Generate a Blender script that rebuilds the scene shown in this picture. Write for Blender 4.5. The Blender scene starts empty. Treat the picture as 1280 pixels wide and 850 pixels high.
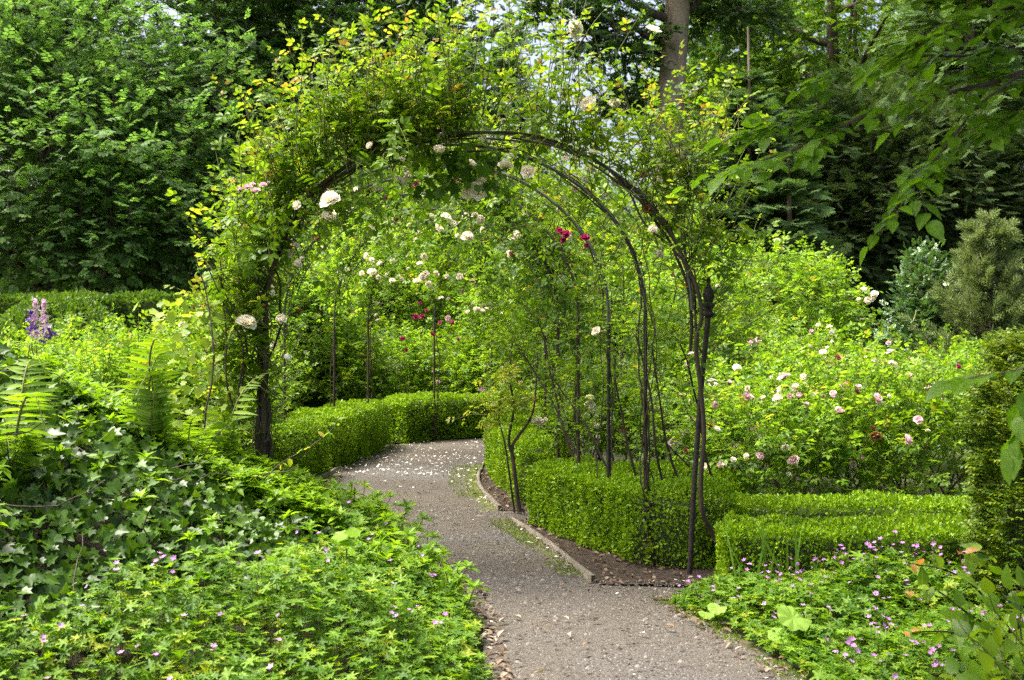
import bpy, math, random
import numpy as np
RNG = np.random.default_rng(11)
random.seed(11)
C = bpy.context.scene.collection
F, H, HZ = 1500.0, 1.48, 410.0          # focal length in photo pixels, eye height (m), horizon row

def P(px, py, D):                        # pixel + distance -> world point
    return np.array([(px-640)/F*D, D, H-(py-HZ)/F*D])
def U(n, a=0.0, b=1.0): return RNG.uniform(a, b, n)
def nrm(v): return v/np.maximum(np.linalg.norm(v, axis=-1, keepdims=True), 1e-9)
def rdir(n): return nrm(RNG.normal(size=(n, 3)))
def sm(x, a, b):
    t = np.clip((np.asarray(x, float)-a)/(b-a), 0, 1); return t*t*(3-2*t)
_nz = {}
def noise(p, f=1.0, seed=0, oct=2):      # cheap smooth pseudo noise, about -1..1
    p = np.asarray(p, float)
    if seed not in _nz:
        g = np.random.default_rng(900+seed); _nz[seed] = (g.normal(size=(14, 3)), g.uniform(0, 6.28, 14))
    k, ph = _nz[seed]; s = 0; a = 1.0
    for o in range(oct):
        q = np.sin(p @ (k[o*7:o*7+7].T*f*(1.9**o)) + ph[o*7:o*7+7])
        s = s + a*q.mean(-1)*2.0; a *= .5
    return s/1.4

# ---------------------------------------------------------------- mesh building
class MB:
    def __init__(s): s.v = []; s.f = []; s.n = 0; s.lf = {}
    def add(s, V, faces, mat=0):
        """faces: list of (m,k) int arrays, or tuples (array, material index)"""
        V = np.asarray(V, float).reshape(-1, 3)
        for f in faces:
            m = mat
            if isinstance(f, tuple): f, m = f
            f = np.asarray(f, np.int64)
            if len(f): s.f.append((f+s.n, m))
        s.v.append(V); s.n += len(V)
        return s
    def inst(s, T, pos, Y, Z, sc, mat=None, veins=False):
        """T template (V, [(faces, mat)]), placed at pos with its y axis along Y, its z axis near Z."""
        V, fs = T
        pos = np.asarray(pos, float); N = len(pos)
        if N == 0: return s
        Y = nrm(np.broadcast_to(np.asarray(Y, float), (N, 3)))
        Z = np.broadcast_to(np.asarray(Z, float), (N, 3))
        Z = Z-(Z*Y).sum(-1, keepdims=True)*Y
        bad = np.linalg.norm(Z, axis=1) < 1e-3
        if bad.any(): Z = Z.copy(); Z[bad] = np.cross(Y[bad], [0.31, 0.77, 0.11])
        Z = nrm(Z); X = np.cross(Y, Z)
        sc = np.broadcast_to(np.asarray(sc, float), (N,)).reshape(N, 1, 1)
        W = (V[None, :, 0:1]*X[:, None]+V[None, :, 1:2]*Y[:, None]+V[None, :, 2:3]*Z[:, None])*sc+pos[:, None]
        off = (np.arange(N)*len(V))[:, None, None]
        if veins: s.lf[s.n] = np.tile(V, (N, 1))
        s.add(W.reshape(-1, 3), [((f[None]+off).reshape(-1, f.shape[1]), (m if mat is None else mat)) for f, m in fs])
        return s
    def tubes(s, paths, r0, r1=None, sides=3, mat=0, cap=False):
        """paths (S,K,3); radii r0 at the start, r1 at the end (or r0 given as (S,K))"""
        p = np.asarray(paths, float)
        if p.ndim == 2: p = p[None]
        S, K, _ = p.shape
        r0 = np.asarray(r0, float)
        if r0.ndim == 2: rad = r0
        else:
            r1 = r0 if r1 is None else np.asarray(r1, float)
            t = np.linspace(0, 1, K)[None]
            rad = np.broadcast_to(r0.reshape(-1, 1), (S, 1))*(1-t)+np.broadcast_to(r1.reshape(-1, 1), (S, 1))*t
        tg = nrm(np.gradient(p, axis=1))
        ref = np.where(np.abs(tg[:, :, 2:3]) > .9, np.array([1.0, .2, 0]), np.array([0, .13, 1.0]))
        a = nrm(np.cross(tg, ref)); b = np.cross(tg, a)
        th = np.arange(sides)/sides*2*np.pi
        V = p[:, :, None]+rad[:, :, None, None]*(np.cos(th)[None, None, :, None]*a[:, :, None]+np.sin(th)[None, None, :, None]*b[:, :, None])
        i = np.arange(S)[:, None, None]*K*sides+np.arange(K-1)[None, :, None]*sides
        j = np.arange(sides)[None, None]; j2 = (j+1) % sides
        f = np.stack([i+j, i+j2, i+sides+j2, i+sides+j], -1).reshape(-1, 4)
        fs = [(f, mat)]
        if cap: fs.append((((np.arange(S)[:, None]*K+K-1)*sides+np.arange(sides)[None]), mat))
        s.add(V.reshape(-1, 3), fs)
        return s
    def box(s, c, size, rz=0, mat=0):
        x, y, z = np.array(size)/2
        V = np.array([[a, b, d] for d in (-z, z) for a, b in ((-x, -y), (x, -y), (x, y), (-x, y))])
        co, si = math.cos(rz), math.sin(rz)
        V = np.c_[V[:, 0]*co-V[:, 1]*si, V[:, 0]*si+V[:, 1]*co, V[:, 2]]+np.asarray(c)
        s.add(V, [(np.array([[3, 2, 1, 0], [4, 5, 6, 7], [0, 1, 5, 4], [1, 2, 6, 5], [2, 3, 7, 6], [3, 0, 4, 7]]), mat)])
        return s
    def lathe(s, prof, c, sides=12, mat=0):
        pr = np.asarray(prof, float); th = np.arange(sides)/sides*2*np.pi
        V = np.stack([pr[:, None, 0]*np.cos(th), pr[:, None, 0]*np.sin(th), np.broadcast_to(pr[:, None, 1], (len(pr), sides))], -1)+np.asarray(c)
        i = np.arange(len(pr)-1)[:, None]*sides; j = np.arange(sides)[None]; j2 = (j+1) % sides
        s.add(V.reshape(-1, 3), [(np.stack([i+j, i+j2, i+sides+j2, i+sides+j], -1).reshape(-1, 4), mat)])
        return s
    def mesh(s, name, mats, origin=(0, 0, 0), smooth=False):
        V = np.concatenate(s.v)-np.asarray(origin, float)
        me = bpy.data.meshes.new(name)
        tot = [f.shape[1] for f, m in s.f for _ in range(0)]
        loops = np.concatenate([f.ravel() for f, m in s.f]).astype(np.int32)
        lens = np.concatenate([np.full(len(f), f.shape[1], np.int32) for f, m in s.f])
        mi = np.concatenate([np.full(len(f), m, np.int32) for f, m in s.f])
        st = np.concatenate([[0], np.cumsum(lens)[:-1]]).astype(np.int32)
        me.vertices.add(len(V)); me.vertices.foreach_set("co", V.astype(np.float32).ravel())
        me.loops.add(len(loops)); me.loops.foreach_set("vertex_index", loops)
        me.polygons.add(len(lens)); me.polygons.foreach_set("loop_start", st)
        me.polygons.foreach_set("material_index", mi)
        if smooth: me.polygons.foreach_set("use_smooth", np.ones(len(lens), bool))
        for m in (mats if isinstance(mats, (list, tuple)) else [mats]): me.materials.append(m)
        if s.lf:
            a = np.zeros((len(V), 3), np.float32)
            for k, x in s.lf.items(): a[k:k+len(x)] = x
            me.attributes.new('blade', 'FLOAT_VECTOR', 'POINT').data.foreach_set('vector', a.ravel())
        me.update(calc_edges=True)
        return me
    def build(s, name, mats, parent=None, origin=None, smooth=False):
        if not s.f: return None
        if origin is None: origin = tuple(parent.location) if parent is not None else (0, 0, 0)
        if parent is not None and parent.type != 'EMPTY' and parent.parent is not None:
            origin = tuple(np.array(parent.parent.location))
        o = bpy.data.objects.new(name, s.mesh(name, mats, origin, smooth)); C.objects.link(o)
        if parent is not None: o.parent = parent
        else: o.location = origin
        return o

def props(o, label=None, cat=None, group=None, kind=None):
    if label: o['label'] = label
    if cat: o['category'] = cat
    if group: o['group'] = group
    if kind: o['kind'] = kind
    return o
def thing(name, label, cat, loc=(0, 0, 0), group=None):
    o = bpy.data.objects.new(name, None); C.objects.link(o); o.location = [float(x) for x in loc]
    o.empty_display_size = .1
    return props(o, label, cat, group)
def copy_tree(o, parent=None):
    c = o.copy(); C.objects.link(c)
    if parent is not None: c.parent = parent
    for ch in [x for x in bpy.data.objects if x.parent == o]: copy_tree(ch, c)
    return c

# ---------------------------------------------------------------- materials
def _mat(name):
    m = bpy.data.materials.new(name); m.use_nodes = True
    nt = m.node_tree; nt.nodes.clear()
    out = nt.nodes.new('ShaderNodeOutputMaterial')
    return m, nt, out
def ramp(nt, fac, stops):
    r = nt.nodes.new('ShaderNodeValToRGB'); e = r.color_ramp.elements
    e[0].position, e[0].color = stops[0][0], (*stops[0][1], 1)
    e[1].position, e[1].color = stops[-1][0], (*stops[-1][1], 1)
    for p, c in stops[1:-1]:
        x = e.new(p); x.color = (*c, 1)
    nt.links.new(fac, r.inputs[0]); return r.outputs[0]
def leafmat(name, stops, trans=.4, tcol=(1.25, 1.2, .55), rough=.45, spec=.35, clump=.35, cf=2.2, cool=False, veins=0.0):
    """leaf: colours picked leaf by leaf (random per island) shifted by a soft clump noise; part of the light passes through the blade"""
    m, nt, out = _mat(name); L = nt.links.new
    geo = nt.nodes.new('ShaderNodeNewGeometry')
    tc = nt.nodes.new('ShaderNodeTexCoord'); nz = nt.nodes.new('ShaderNodeTexNoise'); nz.inputs['Scale'].default_value = cf; nz.inputs['Detail'].default_value = 2
    L(tc.outputs['Object'], nz.inputs['Vector'])
    sub = nt.nodes.new('ShaderNodeMath'); sub.operation = 'SUBTRACT'; L(nz.outputs['Fac'], sub.inputs[0]); sub.inputs[1].default_value = .5
    mul = nt.nodes.new('ShaderNodeMath'); mul.operation = 'MULTIPLY_ADD'; L(sub.outputs[0], mul.inputs[0]); mul.inputs[1].default_value = clump*2.2; L(geo.outputs['Random Per Island'], mul.inputs[2])
    mul.use_clamp = True
    green = stops[0][1][1] > stops[0][1][0]*1.2 and stops[0][1][1] > stops[0][1][2]*1.2
    if green and not cool: stops = [(p_, (c_[0]*1.13, c_[1]*1.22, c_[2]*.52)) for p_, c_ in stops]; spec *= .7
    col = ramp(nt, mul.outputs[0], stops)
    if veins:   # midrib and side veins in the blade's own coordinates
        at = nt.nodes.new('ShaderNodeAttribute'); at.attribute_name = 'blade'; sp = nt.nodes.new('ShaderNodeSeparateXYZ'); L(at.outputs['Vector'], sp.inputs[0])
        def mth(op, a_, b_=None, c2=None):
            n_ = nt.nodes.new('ShaderNodeMath'); n_.operation = op
            for k_, v_ in enumerate((a_, b_, c2)):
                if v_ is None: continue
                if isinstance(v_, (int, float)): n_.inputs[k_].default_value = v_
                else: L(v_, n_.inputs[k_])
            return n_.outputs[0]
        ax = mth('ABSOLUTE', sp.outputs[0]); rib = mth('LESS_THAN', ax, .022)
        ph = mth('MULTIPLY_ADD', ax, -7.0, mth('MULTIPLY', sp.outputs[1], 8.5)); sv = mth('LESS_THAN', mth('ABSOLUTE', mth('SUBTRACT', mth('FRACT', ph), .5)), .075)
        vm = mth('MULTIPLY', mth('MAXIMUM', rib, mth('MULTIPLY', sv, .6)), veins)
        n3 = nt.nodes.new('ShaderNodeTexNoise'); n3.inputs['Scale'].default_value = 55; n3.inputs['Detail'].default_value = 4; L(tc.outputs['Object'], n3.inputs['Vector'])
        mv = nt.nodes.new('ShaderNodeMix'); mv.data_type = 'RGBA'; L(vm, mv.inputs[0]); L(col, mv.inputs[6]); mv.inputs[7].default_value = (.30, .36, .14, 1)
        mo = nt.nodes.new('ShaderNodeMix'); mo.data_type = 'RGBA'; mo.blend_type = 'MULTIPLY'; mo.inputs[0].default_value = .55; L(mv.outputs[2], mo.inputs[6]); L(ramp(nt, n3.outputs['Fac'], [(.3, (.6, .6, .5)), (.7, (1.2, 1.2, 1.1))]), mo.inputs[7])
        col = mo.outputs[2]
    pb = nt.nodes.new('ShaderNodeBsdfPrincipled'); pb.inputs['Roughness'].default_value = rough
    pb.inputs['Specular IOR Level'].default_value = spec
    L(col, pb.inputs['Base Color'])
    tr = nt.nodes.new('ShaderNodeBsdfTranslucent')
    mx = nt.nodes.new('ShaderNodeMix'); mx.data_type = 'RGBA'; mx.blend_type = 'MULTIPLY'; mx.inputs[0].default_value = 1.0
    L(col, mx.inputs[6]); mx.inputs[7].default_value = (*[x*1.5 for x in tcol], 1); L(mx.outputs[2], tr.inputs['Color'])
    ms = nt.nodes.new('ShaderNodeMixShader'); ms.inputs[0].default_value = trans
    L(pb.outputs[0], ms.inputs[1]); L(tr.outputs[0], ms.inputs[2]); L(ms.outputs[0], out.inputs['Surface'])
    return m
def plainmat(name, c1, c2, rough=.8, scale=20, detail=6, bump=0, bscale=60, stretch=None, spec=.3, metallic=0):
    m, nt, out = _mat(name); L = nt.links.new
    tc = nt.nodes.new('ShaderNodeTexCoord'); src = tc.outputs['Object']
    if stretch:
        mp = nt.nodes.new('ShaderNodeMapping'); mp.inputs['Scale'].default_value = stretch; L(src, mp.inputs[0]); src = mp.outputs[0]
    nz = nt.nodes.new('ShaderNodeTexNoise'); nz.inputs['Scale'].default_value = scale; nz.inputs['Detail'].default_value = detail; L(src, nz.inputs['Vector'])
    col = ramp(nt, nz.outputs['Fac'], [(.32, c1), (.68, c2)])
    pb = nt.nodes.new('ShaderNodeBsdfPrincipled'); pb.inputs['Roughness'].default_value = rough; pb.inputs['Specular IOR Level'].default_value = spec; pb.inputs['Metallic'].default_value = metallic
    L(col, pb.inputs['Base Color'])
    if bump:
        n2 = nt.nodes.new('ShaderNodeTexNoise'); n2.inputs['Scale'].default_value = bscale; n2.inputs['Detail'].default_value = 5; L(src, n2.inputs['Vector'])
        bp = nt.nodes.new('ShaderNodeBump'); bp.inputs['Strength'].default_value = bump; bp.inputs['Distance'].default_value = .02; L(n2.outputs['Fac'], bp.inputs['Height']); L(bp.outputs[0], pb.inputs['Normal'])
    L(pb.outputs[0], out.inputs['Surface'])
    return m
def g(*a):  # stops from evenly spaced colours
    return [(i/(len(a)-1), c) for i, c in enumerate(a)]

# ---------------------------------------------------------------- leaf templates (length 1 along y, upper side +z)
def t_oval(w=.32, fold=.1, droop=.14):
    V = np.array([[0, 0, 0], [-w*.8, .28, fold], [0, .3, 0], [w*.8, .28, fold], [-w*.85, .62, fold*.8-droop*.3], [0, .64, -droop*.3], [w*.85, .62, fold*.8-droop*.3], [0, 1, -droop]])
    return V, [(np.array([[1, 2, 5, 4], [2, 3, 6, 5]]), 0), (np.array([[0, 2, 1], [0, 3, 2], [4, 5, 7], [5, 6, 7]]), 0)]
def t_rhomb(w=.28, fold=.1, droop=.1):
    V = np.array([[0, 0, 0], [w, .45, fold], [0, 1, -droop], [-w, .45, fold]])
    return V, [(np.array([[0, 1, 2], [0, 2, 3]]), 0)]
def t_smooth(w=.32, fold=.08, droop=.18, n=7):
    """smooth ovate blade with a folded midrib"""
    V = [(0, 0, 0)]
    for k in range(1, n):
        y = k/n; h = w*1.25*math.sin(math.pi*y**.8)**.75*(1-.15*y); z = -droop*y*y
        V += [(-h, y-.03, z+fold*h/w+.012*math.sin(k*2.1)), (0, y, z), (h, y-.03, z+fold*h/w-.012*math.sin(k*2.1))]
    V.append((0, 1.03, -droop*1.05)); m_ = len(V)-1; q = []
    for k in range(n-2):
        a = 1+3*k; q += [[a, a+1, a+4, a+3], [a+1, a+2, a+5, a+4]]
    a = 1+3*(n-2)
    return np.array(V), [(np.array(q), 0), (np.array([[0, 2, 1], [0, 3, 2], [a, a+1, m_], [a+1, a+2, m_]]), 0)]
def t_fan(pts, cz=0.0, cy=.3, zf=lambda x, y: 0):
    pts = np.asarray(pts, float); n = len(pts)
    V = np.vstack([[0, cy, cz], np.c_[pts, [zf(x, y) for x, y in pts]]])
    i = np.arange(n)
    return V, [(np.stack([np.zeros(n, int), 1+i, 1+(i+1) % n], -1), 0)]
def t_ivy():
    h = [(.0, .04), (.2, -.12), (.42, -.02), (.52, .12), (.36, .3), (.46, .52), (.5, .6), (.2, .62), (.1, .85), (0, 1.0)]
    pts = h+[(-x, y) for x, y in h[-2:0:-1]]
    return t_fan(pts, cz=-.04, cy=.3, zf=lambda x, y: .12*abs(x)-.16*max(0, y-.35)**1.3+(.06 if abs(x) > .4 else 0))
def t_palm(lobes=5, spread=2.1, cut=.5, w=.2):
    pts = [(0.0, -.02)]
    for a in np.linspace(spread, -spread, lobes):
        for da, r in ((w*1.2, cut), (w*.8, .84), (0, 1.0), (-w*.8, .84), (-w*1.2, cut)):
            r2 = r*(1-.12*abs(a)/spread)
            pts.append((-math.sin(a+da)*r2*.62, math.cos(a+da)*r2*.62+.3))
    return t_fan(pts, cz=-.06, cy=.3, zf=lambda x, y: .1*math.hypot(x, y-.3)-.25*math.hypot(x, y-.3)**2)
def t_round(rings=4, n=28):
    """big rounded crinkled leaf, heart-shaped at the stalk"""
    V = [(0, .38, -.10)]
    for r in range(1, rings+1):
        for k in range(n):
            a = k/n*2*math.pi; q = r/rings; notch = 1-.55*math.exp(-(min(a, 2*math.pi-a)/.35)**2)
            rad = .52*q*(1+.05*math.sin(a*7)*q)*(notch*q+1-q)
            V.append((math.sin(a)*rad, .42-math.cos(a)*rad, -.10+.16*q+.045*q*math.sin(a*9+1)-.12*q**3*(1+.5*math.sin(a*2+.6))))
    i = np.arange(n); i2 = (i+1) % n
    F_ = [(np.stack([0*i, 1+i, 1+i2], -1), 0)]
    for r in range(rings-1): F_.append((np.stack([1+r*n+i, 1+(r+1)*n+i, 1+(r+1)*n+i2, 1+r*n+i2], -1), 0))
    return np.array(V), F_
def merge_t(parts):
    """parts: (T, pos, Y, Z, scale[, mat])"""
    b = MB()
    for q in parts:
        T, p, y, z, s = q[:5]
        b.inst(T, [p], [y], [z], [s], q[5] if len(q) > 5 else None)
    V = np.concatenate(b.v); d = {}
    for f, m in b.f: d.setdefault((f.shape[1], m), []).append(f)
    return V, [(np.concatenate(x), m) for (k, m), x in d.items()]
def stalk(a, b_, r, mat=1):
    m = MB(); m.tubes(np.array([a, b_], float), r, r*.7, 3, mat); return np.concatenate(m.v), [(f, k) for f, k in m.f]
def t_pinnate(n=5, T=None, ls=.42, wood=True):
    T = T or t_oval(.3)
    I = ((0, 0, 0), (0, 1, 0), (0, 0, 1), 1.0)
    parts = []
    pairs = (n-1)//2
    for i in range(pairs):
        y = .28+.36*i/max(1, pairs-1) if pairs > 1 else .35
        for sx in (-1, 1):
            parts.append((T, (sx*.02, y, -.02*i), (sx*1.0, .45, -.1), (0, 0, 1), ls*(.85+.15*i)))
    parts.append((T, (0, .62 if pairs > 1 else .5, -.03), (0, 1, -.15), (0, 0, 1), ls*1.1))
    if wood: parts.append((stalk((0, 0, 0), (0, .64, -.03), .012), *I))
    return merge_t(parts)
def t_twig(n=7, T=None, ls=.34, wood=True, ang=.9):
    """a flat leafy twig: alternate leaves and a terminal one"""
    T = T or t_rhomb(.3)
    parts = []
    for i in range(n-1):
        sx = -1 if i % 2 else 1; y = .12+.72*i/(n-1)
        parts.append((T, (0, y, 0), (sx*math.sin(ang), math.cos(ang), -.18+.1*math.sin(i*2.3)), (.25*math.sin(i*5.1), 0, 1), ls*(1.05-.3*i/n)))
    parts.append((T, (0, .8, 0), (0.05, 1, -.2), (0, 0, 1), ls*.75))
    if wood: parts.append((stalk((0, 0, 0), (0, .85, 0), .011), (0, 0, 0), (0, 1, 0), (0, 0, 1), 1.0))
    return merge_t(parts)
def t_needles(n=16, ln=.16, w=.018, ang=1.0, flat=True, wood=True):
    T = t_rhomb(w/ln, 0, .05); parts = []
    for i in range(n):
        y = i/n
        if flat: d = ((-1 if i % 2 else 1)*math.sin(ang), math.cos(ang), .12*math.sin(i*3.7)); z = (0, .1*math.sin(i), 1)
        else:
            a = i*2.4; d = (math.sin(ang)*math.cos(a), math.cos(ang), math.sin(ang)*math.sin(a)); z = (math.cos(a+1.6), 0.2, math.sin(a+1.6))
        parts.append((T, (0, y, 0), d, z, ln*(1.1-.5*y)))
    if wood: parts.append((stalk((0, 0, 0), (0, 1, 0), .012), (0, 0, 0), (0, 1, 0), (0, 0, 1), 1.0))
    return merge_t(parts)
def t_spray(n=9, T=None, ln=.5):
    """a feathery branchlet: side needles-twigs on both sides of an axis"""
    T = T or t_needles(9, .34, .11)
    parts = []
    for i in range(n-1):
        sx = -1 if i % 2 else 1; y = .08+.8*i/n
        parts.append((T, (0, y, 0), (sx*.85, .6, -.15), (0.1*sx, 0, 1), ln*(1-.6*y)))
    parts.append((T, (0, .75, 0), (0, 1, -.15), (0, 0, 1), ln*.6))
    return merge_t(parts)

# ---------------------------------------------------------------- growth
def grow(start, d, length, K=6, up=.15, jit=.18):
    """S shoots as curved paths (S,K,3)"""
    start = np.asarray(start, float); S = len(start)
    d = nrm(np.broadcast_to(np.asarray(d, float), (S, 3)).copy()); length = np.broadcast_to(np.asarray(length, float), (S,))
    out = [start]; p = start
    for k in range(K-1):
        p = p+d*(length/(K-1))[:, None]; out.append(p)
        d = nrm(d+np.array([0, 0, up])+RNG.normal(size=(S, 3))*jit)
    return np.stack(out, 1)
def leaves_on(paths, k0=1, ang=.9, flat=False, tip=True, upn=.8, keep=1.0):
    """leaf sites at the nodes of shoots: (pos, dir, normal, rel) with rel 0 at base .. 1 at tip"""
    S, K, _ = paths.shape
    tg = nrm(np.gradient(paths, axis=1))
    ks = np.arange(k0, K)
    pos = paths[:, ks]; t = tg[:, ks]
    upv = np.array([0, 0, 1.0])
    a = np.cross(t, upv); a = nrm(np.where(np.linalg.norm(a, axis=-1, keepdims=True) < .05, np.array([1.0, 0, 0]), a)); b = np.cross(a, t)
    if flat:
        s = np.where((ks % 2) == 0, 1.0, -1.0)[None, :, None]; side = a*s+b*.1
    else:
        ph = (U(S, 0, 6.28)[:, None]+ks[None]*2.4)[:, :, None]; side = a*np.cos(ph)+b*np.sin(ph)
    an = ang*(1+RNG.normal(size=(S, len(ks), 1))*.2)
    if tip: an[:, -1] *= .25
    d = nrm(side*np.sin(an)+t*np.cos(an))
    n = nrm(upv*upn+t*.25+RNG.normal(size=d.shape)*.32)
    rel = np.broadcast_to((ks/(K-1))[None], (S, len(ks)))
    r = lambda x: x.reshape(-1, 3)
    pos, d, n, rel = r(pos), r(d), r(n), rel.ravel()
    if keep < 1:
        m = U(len(pos)) < keep; pos, d, n, rel = pos[m], d[m], n[m], rel[m]
    return pos, d, n, rel
def dome_points(c, rad, n, shell=(.6, 1.0), amp=.22, nf=2.2, seed=0, zmin=-1.0, front=None):
    """points through the outer volume of a lumpy ellipsoid and the outward direction there"""
    d = rdir(int(n*1.6)); d = d[d[:, 2] > zmin][:n]
    if front is not None: d = d[(d @ np.asarray(front, float)) > -.35]
    rr = 1+amp*noise(d+seed*.37, nf, seed)
    u = U(len(d))**.6*(shell[1]-shell[0])+shell[0]
    rad = np.asarray(rad, float)
    return np.asarray(c, float)+d*rad*(rr*u)[:, None], nrm(d/rad*rad.mean()), u
def crown(mb, c, rad, n, L, K, T, ls, up=.1, outw=.8, upd=.35, flat=False, shell=(.55, 1.0), amp=.22, nf=2.2, seed=0, zmin=-.8,
          jit=.2, ang=.9, k0=1, wood=1, tw=.004, front=None, upn=.8, keep=1.0, droop=0.0):
    p, o, u = dome_points(c, rad, n, shell, amp, nf, seed, zmin, front)
    d = nrm(o*outw+np.array([0, 0, upd])+RNG.normal(size=o.shape)*.35)
    Ls = L*U(len(p), .6, 1.3)
    paths = grow(p-d*(Ls*.5)[:, None], d, Ls, K, up-droop, jit)
    if wood is not None: mb.tubes(paths, tw, tw*.4, 3, wood)
    q, ld, ln, rel = leaves_on(paths, k0, ang, flat, upn=upn, keep=keep)
    mb.inst(T, q, ld, ln, ls*U(len(q), .7, 1.25)*(1-.25*rel))
    return paths
def bend(a, b, n=8, sag=.0, wob=.05, seed=0):
    a, b = np.asarray(a, float), np.asarray(b, float); t = np.linspace(0, 1, n)[:, None]
    p = a+(b-a)*t; L = np.linalg.norm(b-a)
    w = np.stack([noise(np.c_[t*2.5+seed*1.7, t*0+seed, t*0], 1.6, 3+i) for i in range(3)], -1)*wob*L*np.sin(t*np.pi)**.5
    p = p+w; p[:, 2] -= sag*np.sin(t[:, 0]*np.pi)
    return p
def catmull(pts, n=40):
    p = np.asarray(pts, float); p = np.vstack([2*p[0]-p[1], p, 2*p[-1]-p[-2]]); m = len(p)-3
    out = []
    for t in np.linspace(0, m-1e-6, n):
        i = int(t); f = t-i; a, b, c, d = p[i:i+4]
        out.append(.5*((2*b)+(c-a)*f+(2*a-5*b+4*c-d)*f*f+(3*b-a-3*c+d)*f**3))
    return np.array(out)
# ================================================================ light, sky, camera
S = bpy.context.scene
SUN = np.array([-.48, .10, 1.0]); SUN = SUN/np.linalg.norm(SUN)
w = bpy.data.worlds.new("World"); S.world = w; w.use_nodes = True
nt = w.node_tree; nt.nodes.clear()
sky = nt.nodes.new('ShaderNodeTexSky'); sky.sky_type = 'NISHITA'; sky.sun_disc = False
sky.sun_elevation = math.asin(SUN[2]); sky.sun_rotation = math.atan2(SUN[0], SUN[1])
sky.air_density = .7; sky.dust_density = 9.0; sky.ozone_density = .6; sky.altitude = 0
bg = nt.nodes.new('ShaderNodeBackground'); bg.inputs['Strength'].default_value = .15
wo = nt.nodes.new('ShaderNodeOutputWorld')
nt.links.new(sky.outputs[0], bg.inputs['Color']); nt.links.new(bg.outputs[0], wo.inputs['Surface'])
sl = bpy.data.lights.new("sun", 'SUN'); sl.energy = 2.25; sl.angle = math.radians(26.0); sl.color = (1.0, .97, .92)
so = bpy.data.objects.new("sun", sl); C.objects.link(so)
from mathutils import Vector
so.rotation_euler = Vector(SUN).to_track_quat('Z', 'Y').to_euler(); so.location = (-6, 4, 14)
cd = bpy.data.cameras.new("camera"); co = bpy.data.objects.new("camera", cd); C.objects.link(co)
co.location = (0, 0, H); co.rotation_euler = (math.radians(90), 0, 0)
cd.sensor_width = 36; cd.lens = 36*F/1280; cd.shift_y = -15/1280; cd.clip_end = 500
cd.dof.use_dof = True; cd.dof.focus_distance = 8.0; cd.dof.aperture_fstop = 7.0
S.camera = co
S.view_settings.view_transform = 'Standard'; S.view_settings.look = 'None'; S.view_settings.exposure = 1.72
S.view_settings.gamma = 1; S.view_settings.use_curve_mapping = False
cy = S.cycles
cy.max_bounces = 6; cy.diffuse_bounces = 4; cy.glossy_bounces = 2; cy.transmission_bounces = 4; cy.transparent_max_bounces = 4
cy.sample_clamp_indirect = 4; cy.use_denoising = False; cy.caustics_reflective = False; cy.caustics_refractive = False
try: cy.denoiser = 'OPENIMAGEDENOISE'; cy.denoising_prefilter = 'ACCURATE'
except Exception: pass

# ================================================================ materials
M = {}
M['bark'] = plainmat('bark', (.05, .038, .028), (.13, .10, .075), .9, 14, 8, .6, 40, (1, 1, .25))
M['trunkbark'] = plainmat('beech_bark', (.20, .145, .10), (.40, .305, .225), .9, 5, 8, .7, 18, (1, 1, .3))
M['cane'] = plainmat('rose_cane', (.03, .021, .015), (.085, .062, .04), .7, 12, 5, .4, 60, (1, 1, .3))
M['greencane'] = plainmat('green_shoot', (.10, .12, .03), (.16, .17, .04), .6, 10)
M['iron'] = plainmat('black_iron', (.018, .016, .013), (.05, .042, .033), .7, 30, 5, .4, 60, None, .25, 0)
M['hoop'] = plainmat('weathered_hoop', (.07, .075, .065), (.14, .145, .13), .55, 18, 5, .2, 60, None, .5, .2)
M['soil'] = plainmat('dark_soil', (.022, .015, .010), (.065, .046, .032), .95, 30, 8, 1.0, 50)
M['earth'] = plainmat('bank_earth', (.02, .018, .010), (.06, .05, .03), .95, 12, 8, 1.0, 40)
M['ground'] = plainmat('garden_ground', (.025, .03, .012), (.06, .07, .025), .95, 3, 8, .6, 30)
M['board'] = plainmat('weathered_board', (.10, .088, .066), (.20, .175, .135), .85, 20, 8, .4, 60, (1, .2, 1))
M['litter'] = leafmat('leaf_litter', g((.05, .03, .02), (.12, .08, .05), (.20, .14, .09), (.30, .25, .2)), .1, rough=.8)
M['petalfall'] = leafmat('fallen_petal', g((.55, .48, .40), (.72, .68, .60), (.8, .77, .7)), .2, (1, 1, 1), .7)
M['stone'] = leafmat('gravel_stone', g((.04, .036, .03), (.09, .08, .066), (.19, .172, .145)), 0.0, rough=.85)
M['box'] = leafmat('box_leaf', g((.08, .15, .014), (.15, .25, .02), (.25, .35, .025)), .25, rough=.42, spec=.3, clump=.45, cf=3)
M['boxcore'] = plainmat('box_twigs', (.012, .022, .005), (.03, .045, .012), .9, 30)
M['yew'] = leafmat('yew_leaf', g((.035, .075, .012), (.07, .13, .02), (.11, .18, .03)), .25, rough=.5)
M['yewgold'] = leafmat('golden_yew_leaf', g((.022, .055, .008), (.05, .095, .011), (.16, .20, .02)), .22, rough=.5, clump=.7, cf=3)
M['rose'] = leafmat('rose_leaf', g((.055, .11, .014), (.10, .18, .02), (.17, .25, .028)), .42, rough=.42, clump=.4)
M['roselight'] = leafmat('light_rose_leaf', g((.065, .145, .022), (.135, .235, .038), (.24, .325, .07)), .42, rough=.4, clump=.4)
M['roseyoung'] = leafmat('young_rose_leaf', [(0, (.11, .20, .025)), (.55, (.17, .25, .045)), (.84, (.26, .29, .08)), (.95, (.30, .23, .09)), (1, (.28, .15, .08))], .5, (1.2, 1.05, .5), clump=.45, cf=2)
M['rosedark'] = leafmat('dark_rose_leaf', g((.03, .07, .012), (.055, .11, .018), (.09, .16, .022)), .35, clump=.3)
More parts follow.
